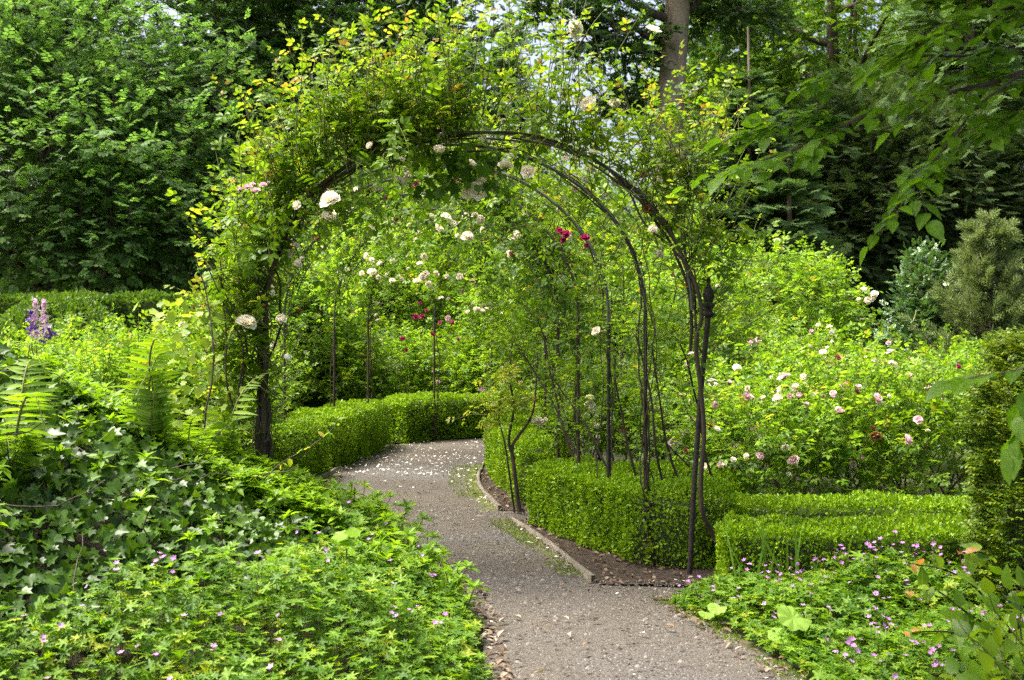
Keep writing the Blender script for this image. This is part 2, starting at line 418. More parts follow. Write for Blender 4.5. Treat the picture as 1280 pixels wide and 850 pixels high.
M['vine'] = leafmat('vine_leaf', g((.10, .17, .03), (.17, .24, .05), (.28, .33, .14)), .35, rough=.45, spec=.3)
M['ivy'] = leafmat('ivy_leaf', g((.014, .042, .008), (.03, .075, .012), (.065, .13, .018)), .2, rough=.36, spec=.32, clump=.6, veins=.25, cf=3)
M['herb'] = leafmat('lance_leaf', g((.075, .15, .012), (.125, .22, .018), (.19, .28, .025)), .42, rough=.45)
M['sapling'] = leafmat('sapling_leaf', g((.06, .12, .014), (.11, .19, .02), (.17, .25, .03)), .42, rough=.5, veins=.35)
M['geran'] = leafmat('cranesbill_leaf', [(0, (.045, .105, .012)), (.45, (.085, .165, .018)), (.95, (.15, .24, .025)), (1, (.22, .25, .04))], .4, rough=.5, clump=.6, cf=4)
M['fern'] = leafmat('fern_frond', g((.06, .12, .014), (.11, .19, .02), (.16, .25, .03)), .42, rough=.5)
M['lilac'] = leafmat('cranesbill_petal', g((.36, .14, .42), (.46, .2, .5), (.56, .3, .58)), .3, (1, .9, 1), .6)
M['white'] = leafmat('white_petal', g((.84, .79, .68), (.89, .86, .79), (.90, .88, .84)), .4, (.9, .85, .75), .6, .2)
M['pink'] = leafmat('pink_petal', g((.72, .48, .54), (.80, .62, .66), (.84, .74, .73)), .3, (.9, .75, .8), .6, .2)
M['magenta'] = leafmat('magenta_petal', g((.36, .02, .12), (.50, .04, .2), (.6, .09, .28)), .3, (1, .6, .8), .6, .2)
M['brown'] = leafmat('spent_petal', g((.16, .07, .03), (.30, .15, .06), (.42, .28, .14)), .2, (1, .8, .5), .7, .2)
M['stamen'] = plainmat('stamen', (.5, .3, .04), (.6, .45, .1), .8, 80)
M['horn'] = leafmat('hornbeam_leaf', g((0.065, 0.14, 0.032), (0.115, 0.22, 0.05), (0.18, 0.30, 0.07)), .38, (1.1, 1.2, .6), .6, .15, .4, .9, cool=True)
M['darktree'] = leafmat('dark_tree_leaf', g((0.036, 0.087, 0.020), (0.065, 0.138, 0.029), (0.102, 0.189, 0.038)), .3, (1.1, 1.2, .6), .5, .3, .4, .7, cool=True)
M['midtree'] = leafmat('mid_green_tree_leaf', g((.042, .098, .022), (.07, .15, .032), (.115, .21, .045)), .34, (1.1, 1.2, .6), .6, .15, .4, .7, cool=True)
M['oak'] = leafmat('oak_leaf', g((0.058, 0.123, 0.020), (0.109, 0.189, 0.032), (0.174, 0.261, 0.043)), .4, rough=.5, cf=.8)
M['redwood'] = leafmat('conifer_needle', g((0.055, 0.12, 0.03), (0.09, 0.18, 0.045), (0.14, 0.24, 0.06)), .25, (1.1, 1.1, .7), .65, .12, .4, 1.2, cool=True)
M['darkyew'] = leafmat('dark_conifer_needle', g((0.035, 0.078, 0.018), (0.06, 0.12, 0.026), (0.10, 0.165, 0.034)), .18, rough=.65, spec=.12, cf=1, cool=True)
M['pine'] = leafmat('pine_needle', g((.085, .135, .042), (.14, .195, .06), (.195, .25, .08)), .25, (1.1, 1.1, .7), .6, .2, .4, 1.5, cool=True)
M['holly'] = leafmat('glossy_leaf', g((0.043, 0.109, 0.026), (0.072, 0.160, 0.038), (0.116, 0.217, 0.051)), .2, rough=.3, spec=.5, clump=.4, cool=True)
M['beech'] = leafmat('beech_leaf', g((.06, .13, .016), (.09, .18, .02), (.13, .24, .025)), .45, (1.25, 1.3, .5), .42, .35, .3, veins=.3)
M['moss'] = leafmat('moss_tuft', g((.07, .11, .015), (.11, .16, .02), (.17, .21, .04)), .3)
M['bigleaf'] = leafmat('butterbur_leaf', g((.13, .23, .06), (.18, .28, .09), (.24, .34, .13)), .35, rough=.5)
M['redleaf'] = leafmat('red_young_leaf', g((.34, .12, .04), (.42, .18, .05), (.30, .26, .05)), .4)
M['iris'] = leafmat('blade_leaf', g((.07, .14, .03), (.12, .20, .05)), .3)
M['violet'] = leafmat('violet_petal', g((.10, .03, .25), (.2, .06, .38)), .25, (1, .8, 1), .6)
M['spike'] = leafmat('pale_pink_floret', g((.55, .36, .5), (.7, .52, .62)), .25, (1, .9, 1), .6)

# templates
T_OV, T_RH = t_oval(.3), t_rhomb(.3)
T_ROSE = t_pinnate(5, t_oval(.31), .40); T_ROSE7 = t_pinnate(7, t_oval(.29), .34)
T_ROSEL = t_pinnate(5, t_rhomb(.3, .1, .14), .44, False)
T_TWIG = t_twig(7, t_rhomb(.3, .08, .12), .36); T_TWIGN = t_twig(9, t_oval(.3, .07, .12), .34)
T_IVY = t_ivy(); T_PALM = t_palm(); T_VINE = t_palm(5, 2.0, .8, .3)
T_BOXLEAF = t_rhomb(.34, .1, .06)
T_SPRAY = t_spray(9); T_TUFT = t_needles(26, .55, .055, .75, False)
T_YEW = t_needles(18, .22, .03, 1.15)

# ================================================================ terrain
def soil_z(x, y):
    x, y = np.asarray(x, float), np.asarray(y, float)
    s = .50*np.maximum(-x-.42-.10*np.maximum(y-6, 0), 0)*sm(y, 2.8, 6.0)*(1-sm(y, 7.0, 9.6))
    return np.minimum(s, 1.3)*1.0+np.where(s > .02, .04*noise(np.stack([x, y, 0*x], -1), 1.3, 5), 0)
b = MB(); b.add([[-220, -60, 0], [220, -60, 0], [220, 320, 0], [-220, 320, 0]], [np.array([[0, 1, 2, 3]])])
go = b.build('ground', M['ground'], origin=(0, 0, 0)); go.location.z = -.03; props(go, 'dark leafy garden soil under the plants', 'ground', kind='structure')
xs, ys = np.linspace(-9, -.15, 120), np.linspace(1.0, 11, 130); gx, gy = np.meshgrid(xs, ys)
z = soil_z(gx, gy)+.02*noise(np.stack([gx, gy, 0*gx], -1), 6, 6)*sm(-gx, .3, .8)-.02
i = np.arange(129)[:, None]*120+np.arange(119)[None]
b = MB(); b.add(np.stack([gx, gy, z], -1).reshape(-1, 3), [np.stack([i, i+1, i+121, i+120], -1).reshape(-1, 4)])
props(b.build('earth_bank', M['earth'], smooth=True), 'raised bank of dark earth under the ivy beside the path', 'bank', kind='structure')

ROWS = [((-.55, 1.0), (1.9, 1.0)), ((-.38, 3.5), (1.5, 3.5)), ((-.12, 5.05), (1.23, 5.05)), ((-.14, 5.92), (1.03, 5.92)), ((-.22, 6.6), (.82, 6.6)),
        ((-.24, 6.68), (1.2, 6.68)), ((-.31, 7.0), (1.2, 7.0)), ((-.33, 7.02), (.476, 7.02)), ((-.6, 8.07), (.27, 8.07)), ((-1.0, 9.25), (0, 9.25)),
        ((-1.03, 9.3), (.6, 9.3)), ((-1.2, 9.72), (.6, 9.72)), ((-1.22, 9.76), (-.1, 9.76)), ((-1.72, 11.1), (-.3, 11.1)), ((-1.9, 12.3), (-.34, 12.3)),
        ((-1.82, 13.3), (-.3, 13.3)), ((-1.55, 15.2), (-.2, 14.8)), ((-.95, 15.85), (.15, 15.3)), ((-.2, 16.45), (.75, 15.7)), ((1.6, 17.3), (2.2, 16.2)), ((5, 19), (5.4, 17.6))]
LL, RR = np.array([r[0] for r in ROWS]), np.array([r[1] for r in ROWS])
NU, SUB = 40, 14
tt = np.linspace(0, len(ROWS)-1-1e-6, (len(ROWS)-1)*SUB+1); ii = tt.astype(int); fr = (tt-ii)[:, None]
LQ, RQ = LL[ii]*(1-fr)+LL[ii+1]*fr, RR[ii]*(1-fr)+RR[ii+1]*fr
uu = np.linspace(0, 1, NU)
pxy = LQ[:, None]*(1-uu[None, :, None])+RQ[:, None]*uu[None, :, None]
wd = np.linalg.norm(RQ-LQ, axis=1)[:, None]
p3 = np.concatenate([pxy, np.zeros(pxy.shape[:2]+(1,))], -1)
p3[..., 2] = .012*noise(p3, 1.1, 8)-.01
i = np.arange(len(tt)-1)[:, None]*NU+np.arange(NU-1)[None]
b = MB(); b.add(p3.reshape(-1, 3), [np.stack([i, i+1, i+NU+1, i+NU], -1).reshape(-1, 4)])
m, nt, out = _mat('gravel_path'); L = nt.links.new
tc = nt.nodes.new('ShaderNodeTexCoord'); ob = tc.outputs['Object']
def NZ(sc, det=6, src=ob):
    n = nt.nodes.new('ShaderNodeTexNoise'); n.inputs['Scale'].default_value = sc; n.inputs['Detail'].default_value = det; L(src, n.inputs['Vector']); return n.outputs['Fac']
def MIXC(f, a, b_):
    x = nt.nodes.new('ShaderNodeMix'); x.data_type = 'RGBA'
    for s_, v in ((0, f), (6, a), (7, b_)):
        if isinstance(v, (tuple, float)): x.inputs[s_].default_value = (*v, 1) if isinstance(v, tuple) else v
        else: L(v, x.inputs[s_])
    return x.outputs[2]
grain = ramp(nt, NZ(95, 4), [(.3, (.045, .039, .030)), (.5, (.088, .077, .061)), (.72, (.16, .143, .118))])
grey = ramp(nt, NZ(80, 4), [(.3, (.044, .040, .035)), (.5, (.085, .079, .070)), (.72, (.152, .143, .13))])
big = ramp(nt, NZ(.55, 4), [(.46, (0, 0, 0)), (.6, (1, 1, 1))])
c1 = MIXC(big, grain, grey)
c1 = MIXC(ramp(nt, NZ(2.3, 8), [(.5, (0, 0, 0)), (.75, (.5, .5, .5))]), c1, (.08, .066, .052))
at = nt.nodes.new('ShaderNodeAttribute'); at.attribute_name = 'moss'
ad = nt.nodes.new('ShaderNodeMath'); ad.operation = 'MULTIPLY_ADD'; L(NZ(9, 8), ad.inputs[0]); ad.inputs[1].default_value = 1.6; ad.inputs[2].default_value = -.8
a2 = nt.nodes.new('ShaderNodeMath'); a2.operation = 'ADD'; L(ad.outputs[0], a2.inputs[0]); L(at.outputs['Fac'], a2.inputs[1])
mm = ramp(nt, a2.outputs[0], [(.45, (0, 0, 0)), (.75, (.85, .85, .85))])
c1 = MIXC(mm, c1, ramp(nt, NZ(50, 5), [(.35, (.06, .075, .015)), (.65, (.13, .16, .03))]))
pb = nt.nodes.new('ShaderNodeBsdfPrincipled'); pb.inputs['Roughness'].default_value = .9; pb.inputs['Specular IOR Level'].default_value = .2; L(c1, pb.inputs['Base Color'])
vo = nt.nodes.new('ShaderNodeTexVoronoi'); vo.inputs['Scale'].default_value = 110; L(ob, vo.inputs['Vector'])
bp = nt.nodes.new('ShaderNodeBump'); bp.inputs['Strength'].default_value = .8; bp.inputs['Distance'].default_value = .006; L(vo.outputs['Distance'], bp.inputs['Height']); L(bp.outputs[0], pb.inputs['Normal'])
L(pb.outputs[0], out.inputs['Surface'])
po = b.build('path', m, smooth=True); props(po, 'gravel path of grey brown grit curving under the rose arches', 'path', kind='structure')
yv = np.broadcast_to(pxy[..., 1], pxy.shape[:2]); er = (1-uu)[None]*wd; el = uu[None]*wd
near = lambda d, r: np.exp(-(d/r)**2)
ms = near(er, .17)*(.35+.6*sm(yv, 7.2, 8.2)*(1-sm(yv, 12.6, 13.4)))+near(el, .2)*(.3+.5*sm(yv, 10, 11))+.5*near(er, .12)*sm(yv, 14, 15)
ms = np.where(np.broadcast_to(wd > 1.35, ms.shape) & (yv > 6.6) & (yv < 7.02), .3*near(el, .2), ms)
a = po.data.attributes.new('moss', 'FLOAT', 'POINT'); a.data.foreach_set('value', ms.astype(np.float32).ravel())

def path_pts(n, y0, y1, umin=0.0, umax=1.0):
    yc = (LQ[:-1, 1]+RQ[:-1, 1])/2; d1, d2 = RQ[1:]-LQ[:-1], RQ[:-1]-LQ[1:]; wt = np.abs(d1[:, 0]*d2[:, 1]-d1[:, 1]*d2[:, 0])*(yc > y0)*(yc < y1)
    i0 = RNG.choice(len(wt), n, p=wt/wt.sum()); f = U(len(i0), umin, umax)[:, None]
    jit = U(len(i0))[:, None]; i1 = np.minimum(i0+1, len(tt)-1)
    return ((LQ[i0]*(1-jit)+LQ[i1]*jit)*(1-f)+(RQ[i0]*(1-jit)+RQ[i1]*jit)*f)[:n]
def flat(p, z=0.0): return np.c_[p, np.full(len(p), z)]
# loose grit on the path
tet = (np.array([[-.5, -.35, 0], [.5, -.3, 0], [.45, .4, 0], [-.4, .45, 0], [-.1, .05, .5], [.25, .1, .42]]), [(np.array([[0, 1, 5, 4], [2, 3, 4, 5]]), 0), (np.array([[1, 2, 5], [3, 0, 4]]), 0)])
q = path_pts(9000, 3.5, 10, .02, .98); b = MB()
b.inst(tet, flat(q, .008), rdir(len(q))*[1, 1, .1], [0, 0, 1], np.where(U(len(q)) < .08, U(len(q), .012, .024), U(len(q), .004, .012)))
props(b.build('gravel', M['stone']), 'loose grit lying on the path', 'gravel', kind='stuff')
b = MB(); q = np.vstack([path_pts(330, 11.9, 13.9, .05, 1.0), path_pts(170, 13.4, 15.6), path_pts(60, 15, 16.6), path_pts(25, 4.5, 12), path_pts(70, 7, 12, .86, 1.0)])
b.inst(t_oval(.42, .1, -.1), flat(q, .014), rdir(len(q))*[1, 1, .25], rdir(len(q))*.35+[0, 0, 1], U(len(q), .012, .034))
props(b.build('fallen_petals', M['petalfall']), 'white rose petals fallen across the path under the arches', 'petals', kind='stuff')
b = MB(); q = np.vstack([path_pts(130, 4, 12), path_pts(90, 4.4, 6.7, .9, 1.02), path_pts(200, 4.4, 7.5, .0, .08), path_pts(120, 8, 15, .0, .12)])
b.inst(t_oval(.25, .15, .1), flat(q, .012), rdir(len(q))*[1, 1, .2], rdir(len(q))*.4+[0, 0, 1], U(len(q), .02, .06))
# ---- soil beds, edging boards
def strip(pts_a, pts_b, z, name, mat, label, n=60):
    A, B_ = catmull(np.c_[np.array(pts_a), np.zeros(len(pts_a))], n), catmull(np.c_[np.array(pts_b), np.zeros(len(pts_b))], n)
    v = np.linspace(0, 1, 9)[None, :, None]; G_ = A[:, None]*(1-v)+B_[:, None]*v
    G_[..., 2] = z+.012*noise(G_, 7, 12)
    i = np.arange(n-1)[:, None]*9+np.arange(8)[None]; bb = MB()
    bb.add(G_.reshape(-1, 3), [np.stack([i, i+1, i+10, i+9], -1).reshape(-1, 4)])
    return props(bb.build(name, mat, smooth=True), label, 'flower bed', kind='structure'), G_
so1, G1 = strip([(.50, 6.95), (.285, 8.07), (.01, 9.24)], [(1.6, 6.88), (1.1, 8.3), (.5, 9.24)], .0, 'soil', M['soil'], 'dark soil strip between edging board and box hedge')
so2, G2 = strip([(-.08, 9.78), (-.28, 11.1), (-.32, 12.4)], [(.5, 9.78), (.3, 11.1), (.2, 12.4)], .0, 'soil', M['soil'], 'dark soil strip beside the farther box hedge')
for Gs, nn in ((G1, 420), (G2, 300)):
    k = RNG.integers(0, len(Gs), nn); u = RNG.integers(0, 5, nn); q = Gs[k, u]+RNG.normal(size=(nn, 3))*[.03, .05, 0]
    b.inst(t_oval(.3, .15, .1), q+[0, 0, .012], rdir(nn)*[1, 1, .3], rdir(nn)*.5+[0, 0, 1], U(nn, .015, .05))
props(b.build('leaf_litter', M['litter']), 'dry brown leaf litter along the path and the soil strips', 'litter', kind='stuff')
def edging(pts, label):
    c = catmull(np.c_[np.array(pts), np.zeros(len(pts))], 26); d = nrm(np.gradient(c, axis=0)); nn = np.c_[-d[:, 1], d[:, 0], d[:, 2]]
    wv = .014; z0, z1 = -.03, .03+.008*noise(c, 3, 4)
    V = np.stack([np.c_[(c-nn*wv)[:, :2], c[:, 2]+z0], np.c_[(c-nn*wv)[:, :2], z1], np.c_[(c+nn*wv)[:, :2], z1], np.c_[(c+nn*wv)[:, :2], c[:, 2]+z0]], 1)
    i = np.arange(25)[:, None]*4+np.arange(3)[None]; bb = MB()
    bb.add(V.reshape(-1, 3), [np.stack([i, i+1, i+5, i+4], -1).reshape(-1, 4), np.array([[0, 1, 2, 3], [100, 103, 102, 101]])])
    o = bb.build('edging_board', M['board'], origin=tuple(c[0])); props(o, label, 'edging board', 'timber edging along the path')
edging([(.476, 7.0), (.27, 8.07), (0, 9.25)], 'long weathered timber edging board in front of the large box hedge')
edging([(-.1, 9.78), (-.29, 11.1), (-.335, 12.0), (-.31, 12.45)], 'curved timber edging board farther up the path')
edging([(-1.98, 11.3), (-1.86, 12.0), (-1.8, 12.6)], 'short edging board at the foot of the rounded hedge end')
# moss tufts along edges
b = MB()
q = np.vstack([path_pts(2600, 7.1, 9.2, .80, 1.0), path_pts(2000, 9.8, 13, .80, 1.0), path_pts(1300, 9.5, 15, 0, .14), path_pts(1500, 4.6, 6.6, .93, 1.02)])
q = q[noise(flat(q), 3.2, 9) > .0]
b.inst(t_rhomb(.18, .05, .2), flat(q, .0), rdir(len(q))*[1, 1, .4]+[0, 0, .7], rdir(len(q)), U(len(q), .008, .022))
props(b.build('moss', M['moss']), 'green moss creeping along the path edges', 'moss', kind='stuff')
# ================================================================ clipped hedges
def hedge(name, label, pts, wd, ht, ls, dens, mleaf, group=None, T=T_BOXLEAF, cat='hedge', lump=.042, rnd=.06, h2=None, core=M['boxcore']):
    """pts: centre line on the ground; leaves over the top, the sides and the ends of a rounded bar"""
    c = catmull(np.c_[np.array(pts, float), np.zeros(len(pts))], 60); seg = np.linalg.norm(np.diff(c, axis=0), axis=1); Ln = np.r_[0, np.cumsum(seg)]; T_ = Ln[-1]
    root = thing(name, label, cat, (c[30][0], c[30][1], 0), group)
    d0 = nrm(np.gradient(c, axis=0))
    def frame(s):
        p = np.stack([np.interp(s, Ln, c[:, i]) for i in range(3)], -1); d = nrm(np.stack([np.interp(s, Ln, d0[:, i]) for i in range(3)], -1))
        return p, d, np.c_[-d[:, 1], d[:, 0], np.zeros(len(d))]
    hf = lambda s: ht if h2 is None else ht+(h2-ht)*s/T_
    n = int((T_*(wd+2*ht)+2*wd*ht)*dens)
    s = U(n, -.5*wd*.3, T_+.5*wd*.3) if False else U(n, 0, T_)
    w_ = U(n, 0, wd+2*ht)
    hh = hf(s)
    side = np.where(w_ < ht, -1, np.where(w_ > ht+wd, 1, 0))
    x = np.where(side == 0, (w_-ht-wd/2), side*wd/2); z = np.where(side == -1, w_/ht*hh, np.where(side == 1, (w_-ht-wd)/ht*hh, hh))
    nx = side.astype(float); nz_ = (side == 0).astype(float); ny = np.zeros(n)
    ne = int(2*wd*ht*dens); e = RNG.integers(0, 2, ne)
    s = np.r_[s, e*T_]; x = np.r_[x, U(ne, -wd/2, wd/2)]; z = np.r_[z, U(ne)*ht]; nx = np.r_[nx, np.zeros(ne)]; nz_ = np.r_[nz_, np.zeros(ne)]; ny = np.r_[ny, e*2.0-1]
    # round the upper edges
    hh = hf(s); ex = np.clip(np.abs(x)-(wd/2-rnd), 0, rnd)/rnd; ez = np.clip(z-(hh-rnd), 0, rnd)/rnd
    over = np.hypot(ex, ez); k = np.where(over > 1, 1/np.maximum(over, 1), 1)
    x = np.sign(x)*(np.minimum(np.abs(x), wd/2-rnd)+ex*k*rnd); z = np.minimum(z, hh-rnd)+ez*k*rnd
    ee = np.clip(np.maximum(rnd*1.2-s, s-(T_-rnd*1.2)), 0, None)/(rnd*1.2)
    p, d, nn = frame(s)
    N_ = nrm(nn*nx[:, None]+d*ny[:, None]+np.array([0, 0, 1.0])*nz_[:, None]+.35*nn*(np.sign(x)*ex*(nz_ > 0))[:, None])
    p = p+nn*x[:, None]; p[:, 2] = z*(1-.25*ee*ez)
    p = p+N_*(lump*noise(p, 5.0, 21)+.6*lump*noise(p, 14, 22)-U(len(p), 0, 1)**2*.07)[:, None]
    p[:, 2] = np.maximum(p[:, 2], .01)
    dirs = nrm(N_*.7+np.array([0, 0, .55])+RNG.normal(size=p.shape)*.5)
    b = MB(); b.inst(T, p, dirs, nrm(N_*.8+np.array([0, 0, .4])+RNG.normal(size=p.shape)*.5), ls*np.where(U(len(p)) < .12, U(len(p), 1.2, 1.8), U(len(p), .6, 1.2)))
    b.build('foliage', mleaf, root)
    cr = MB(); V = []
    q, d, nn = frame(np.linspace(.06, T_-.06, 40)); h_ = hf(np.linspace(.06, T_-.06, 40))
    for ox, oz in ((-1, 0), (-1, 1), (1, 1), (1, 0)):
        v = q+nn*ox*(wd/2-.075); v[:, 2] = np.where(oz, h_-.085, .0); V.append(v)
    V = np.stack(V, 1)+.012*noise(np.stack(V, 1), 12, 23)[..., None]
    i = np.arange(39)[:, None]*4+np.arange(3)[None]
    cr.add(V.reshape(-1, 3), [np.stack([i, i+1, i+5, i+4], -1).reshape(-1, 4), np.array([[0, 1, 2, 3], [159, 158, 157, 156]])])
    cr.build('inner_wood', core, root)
    return root
BG = 'low clipped box hedges lining the rose path'
hedge('box_hedge', 'large bright box hedge with a rounded corner behind the timber edging board', [(.33, 9.15), (.60, 8.45), (.88, 7.85), (1.04, 7.62), (1.42, 7.60)], .46, .47, .021, 11500, M['box'], BG, h2=.46)
hedge('box_hedge', 'box hedge running away along the path beyond the twisted bare stem', [(.30, 10.0), (.10, 11.2), (-.03, 12.5), (.02, 13.8), (.45, 15.0)], .44, .50, .024, 6500, M['box'], BG)
hedge('box_hedge', 'low box hedge in front, running sideways behind the right cranesbill patch', [(1.16, 6.80), (2.0, 6.66), (3.3, 6.5)], .42, .40, .021, 8000, M['box'], BG)
hedge('box_hedge', 'low box hedge at the foot of the rose bushes, second from the front', [(1.25, 7.86), (2.4, 7.95), (3.8, 7.85)], .44, .36, .021, 7500, M['box'], BG)
hedge('box_hedge', 'box hedge at the back of the rose bed behind the thin grey posts', [(.80, 9.5), (1.3, 8.95), (1.7, 8.7)], .4, .42, .022, 6000, M['box'], BG)
hedge('box_hedge', 'rounded end of a box hedge below the thick leaning rose stems', [(-2.95, 9.9), (-2.45, 11.0), (-2.14, 12.2)], .62, .56, .022, 6500, M['box'], BG, rnd=.12)
hedge('box_hedge', 'tall faced box hedge on the left side of the bend under the arches', [(-2.16, 12.45), (-1.95, 13.8), (-1.82, 15.25)], .58, .56, .024, 6000, M['box'], BG)
hedge('box_hedge', 'long box hedge closing the view behind the petal covered path', [(-1.55, 15.55), (-.95, 16.15), (-.05, 16.75), (1.3, 17.5), (2.8, 18.4)], .52, .57, .026, 5500, M['box'], BG)
# yew hedge far left with a clipped mound in front
hedge('yew_hedge', 'tall clipped dark yew hedge under the big broadleaf tree', [(-11, 15.5), (-7, 16.6), (-4.2, 17.6), (-2.6, 18.4)], 1.0, 1.92, .05, 1900, M['yew'], None, T_RH, 'hedge', .05, .15, core=M['boxcore'])
yr = thing('yew_mound', 'rounded clipped yew mound standing in front of the tall yew hedge', 'topiary', (-5.5, 14.4, 0))
b = MB(); q, o, u = dome_points((-5.5, 14.6, .75), (1.0, 1.0, 1.13), 9000, (.9, 1.0), .05, 2, 31, -.6)
b.inst(T_RH, q, nrm(o+[0, 0, .4]+RNG.normal(size=q.shape)*.5), nrm(o+[0, 0, .6]), .05*U(len(q), .6, 1.3)); b.build('foliage', M['yew'], yr)
b = MB(); b.tubes(bend((-5.5, 14.6, 0), (-5.5, 14.6, 1.3), 6), .09, .04, 7); b.build('trunk', M['bark'], yr)

# ================================================================ rose blooms (shared meshes)
def t_petal(w=.6, cup=.4, curl=.25):
    V = []; nu, nv = 5, 5
    for j in range(nv):
        v = j/(nv-1); ww = w*math.sin(math.pi*(.12+.72*v))
        for i_ in range(nu):
            u = i_/(nu-1)*2-1
            V.append((u*ww, v*(1-.12*u*u*(v > .8)), cup*v*v*.6+.28*cup*u*u-curl*max(0, v-.6)**1.5*2+.04*math.sin(9*u+5*v)))
    i = np.arange(nv-1)[:, None]*nu+np.arange(nu-1)[None]
    return np.array(V), [(np.stack([i, i+1, i+nu+1, i+nu], -1).reshape(-1, 4), 0)]
def bloom_mesh(seed, mat, full=1.0, openness=1.0):
    r = np.random.default_rng(seed); b = MB()
    for n, tilt, s, cup in ((6, 78*openness, 1.0, .5), (6, 58*openness, .9, .7), (int(5*full), 38*openness, .72, .9), (int(5*full), 20, .52, 1.0)):
        if n == 0: continue
        a = np.arange(n)/n*2*np.pi+r.uniform(0, 6)+r.normal(size=n)*.12; t = np.radians(tilt+r.normal(size=n)*10)
        Y = np.c_[np.cos(a)*np.sin(t), np.sin(a)*np.sin(t), np.cos(t)]; Z = np.c_[-np.cos(a)*np.cos(t), -np.sin(a)*np.cos(t), np.sin(t)]
        T = t_petal(.62, cup, .3); b.inst(T, np.zeros((n, 3))+[0, 0, -.12], Y, Z, s*.55*(1+r.normal(size=n)*.08))
    if full < .4: b.inst(t_rhomb(.3), np.zeros((14, 3))+[0, 0, -.05], np.c_[r.normal(size=(14, 2))*.4, np.ones(14)], r.normal(size=(14, 3)), .2, 1)
    b.inst(T_OV, np.zeros((5, 3))+[0, 0, -.14], np.c_[np.cos(np.arange(5)*1.26), np.sin(np.arange(5)*1.26), np.full(5, -.3)], [0, 0, 1], .3, 2)
    b.lathe([(.0, -.26), (.09, -.2), (.07, -.1)], (0, 0, 0), 6, 2)
    return b.mesh('bloom', [mat, M['stamen'], M['rose']], smooth=True)
BL = {c: [bloom_mesh(k*7+s_, M[c], f, o) for s_, (f, o) in enumerate(((.65, 1.1), (.8, .95), (.3, 1.12), (.8, .45)))] for k, c in enumerate(('white', 'pink', 'magenta', 'brown'))}
def bloom(parent, pos, axis, size, colour):
    o = bpy.data.objects.new('bloom', random.choice(BL[colour])); C.objects.link(o); o.parent = parent
    o.location = Vector([float(x) for x in pos])-parent.location
    ax = Vector([float(x) for x in axis]).normalized(); o.rotation_euler = ax.to_track_quat('Z', 'Y').to_euler(); o.rotation_euler.rotate_axis('Z', random.uniform(0, 6.28))
    s = size*random.choice((.62, .8, .95, 1.08)); o.scale = (s, s*random.uniform(.8, 1.0), s*random.uniform(.65, 1.0)); return o
def blooms(parent, sites, size, colours, jit=.05):
    for p in sites:
        col = random.choice(colours)
        bloom(parent, np.asarray(p)+RNG.normal(size=3)*jit*0, np.array([0, -.75, .65])+RNG.normal(size=3)*.4, size, col)

# ================================================================ the tunnel of hoops
HOOPS = [((1.09, 7.25), (-1.53, 7.45)), ((.84, 7.56), (-1.72, 8.15)), ((.66, 8.2), (-1.92, 9.1)), ((.49, 8.85), (-2.08, 10.2)),
         ((.38, 9.9), (-2.2, 11.6)), ((.30, 10.9), (-2.0, 13.5)), ((.42, 12.0), (-1.75, 14.6)), ((.85, 13.0), (-1.02, 15.75)), ((1.7, 14.0), (-.28, 16.6))]
SP, AP = 1.58, 2.68
def hoop_pts(Lp, Rp, n=64, sp=SP, ap=AP, off=0.0):
    """from the right foot over the top to the left foot"""
    Lp, Rp = np.array([*Lp, 0.0]), np.array([*Rp, 0.0]); mid = (Lp+Rp)/2; ax = (Rp-Lp)/2; r = np.linalg.norm(ax); e = ax/r
    out = []
    lens = (sp, 2.35*r, sp); tot = sum(lens)
    for s in np.linspace(0, tot, n):
        if s < sp: out.append(Rp+e*off+[0, 0, s])
        elif s > tot-sp: out.append(Lp-e*off+[0, 0, tot-s])
        else:
            a = (s-sp)/lens[1]*math.pi
            out.append(mid+e*math.cos(a)*(r+off)+np.array([0, 0, sp+math.sin(a)*(ap-sp+off)]))
    return np.array(out)
def hoop_normal(Lp, Rp, pts):
    mid = np.array([(Lp[0]+Rp[0])/2, (Lp[1]+Rp[1])/2, 1.3]); n = pts-mid
    r = np.linalg.norm(np.array(Lp)-np.array(Rp))/2
    n[:, 2] = np.where(pts[:, 2] < SP, 0.02, n[:, 2]*1.05)
    return nrm(n)
ordn = ['nearest', 'second', 'third', 'fourth', 'fifth', 'sixth', 'seventh', 'eighth', 'ninth']
look = ['with brown stems wound along it', 'half hidden behind the first hoop', 'over the large box hedge', 'bare and thin against pink roses', 'showing pale steel under its foliage',
        'rising from the hedge at the bend', 'over the petal covered path', 'rising out of the long closing hedge', 'where the path turns out of sight']
for k, (Rp, Lp) in enumerate(HOOPS):
    Lp, Rp = (Lp, Rp)
    hp = hoop_pts(Lp, Rp)
    root = thing('rose_arch', f'dark metal garden arch, {ordn[k]} from the front, {look[k]}', 'garden arch', (*((np.array(Lp)+np.array(Rp))/2), 0), 'metal hoops of the rose tunnel')
    n0 = int(64*SP/(2*SP+2.35*np.linalg.norm(np.array(Lp)-np.array(Rp))/2))
    b = MB(); b.tubes(hp[n0:64-n0], .011, .011, 7); b.build('hoop', M['hoop'], root, smooth=True)
    for q in (hp[:n0+1], hp[63-n0:]):
        if k == 0 and q is not None and q[0][0] > 0: continue
        b = MB(); b.tubes(q, .013 if k else .017, None, 7); b.build('post', M['cane'] if k > 2 else M['iron'], root, smooth=True)
    if k in (4, 5): # a lower inner rail with two ties, as on the farther hoops
        inn = hoop_pts(Lp, Rp, off=-.13); b = MB(); b.tubes(inn[n0+3:61-n0], .007, None, 5); b.build('inner_hoop', M['hoop'], root)
        for t in (26, 38):
            b = MB(); b.tubes(np.array([inn[t], hp[t]]), .006, None, 5); b.build('tie', M['hoop'], root)

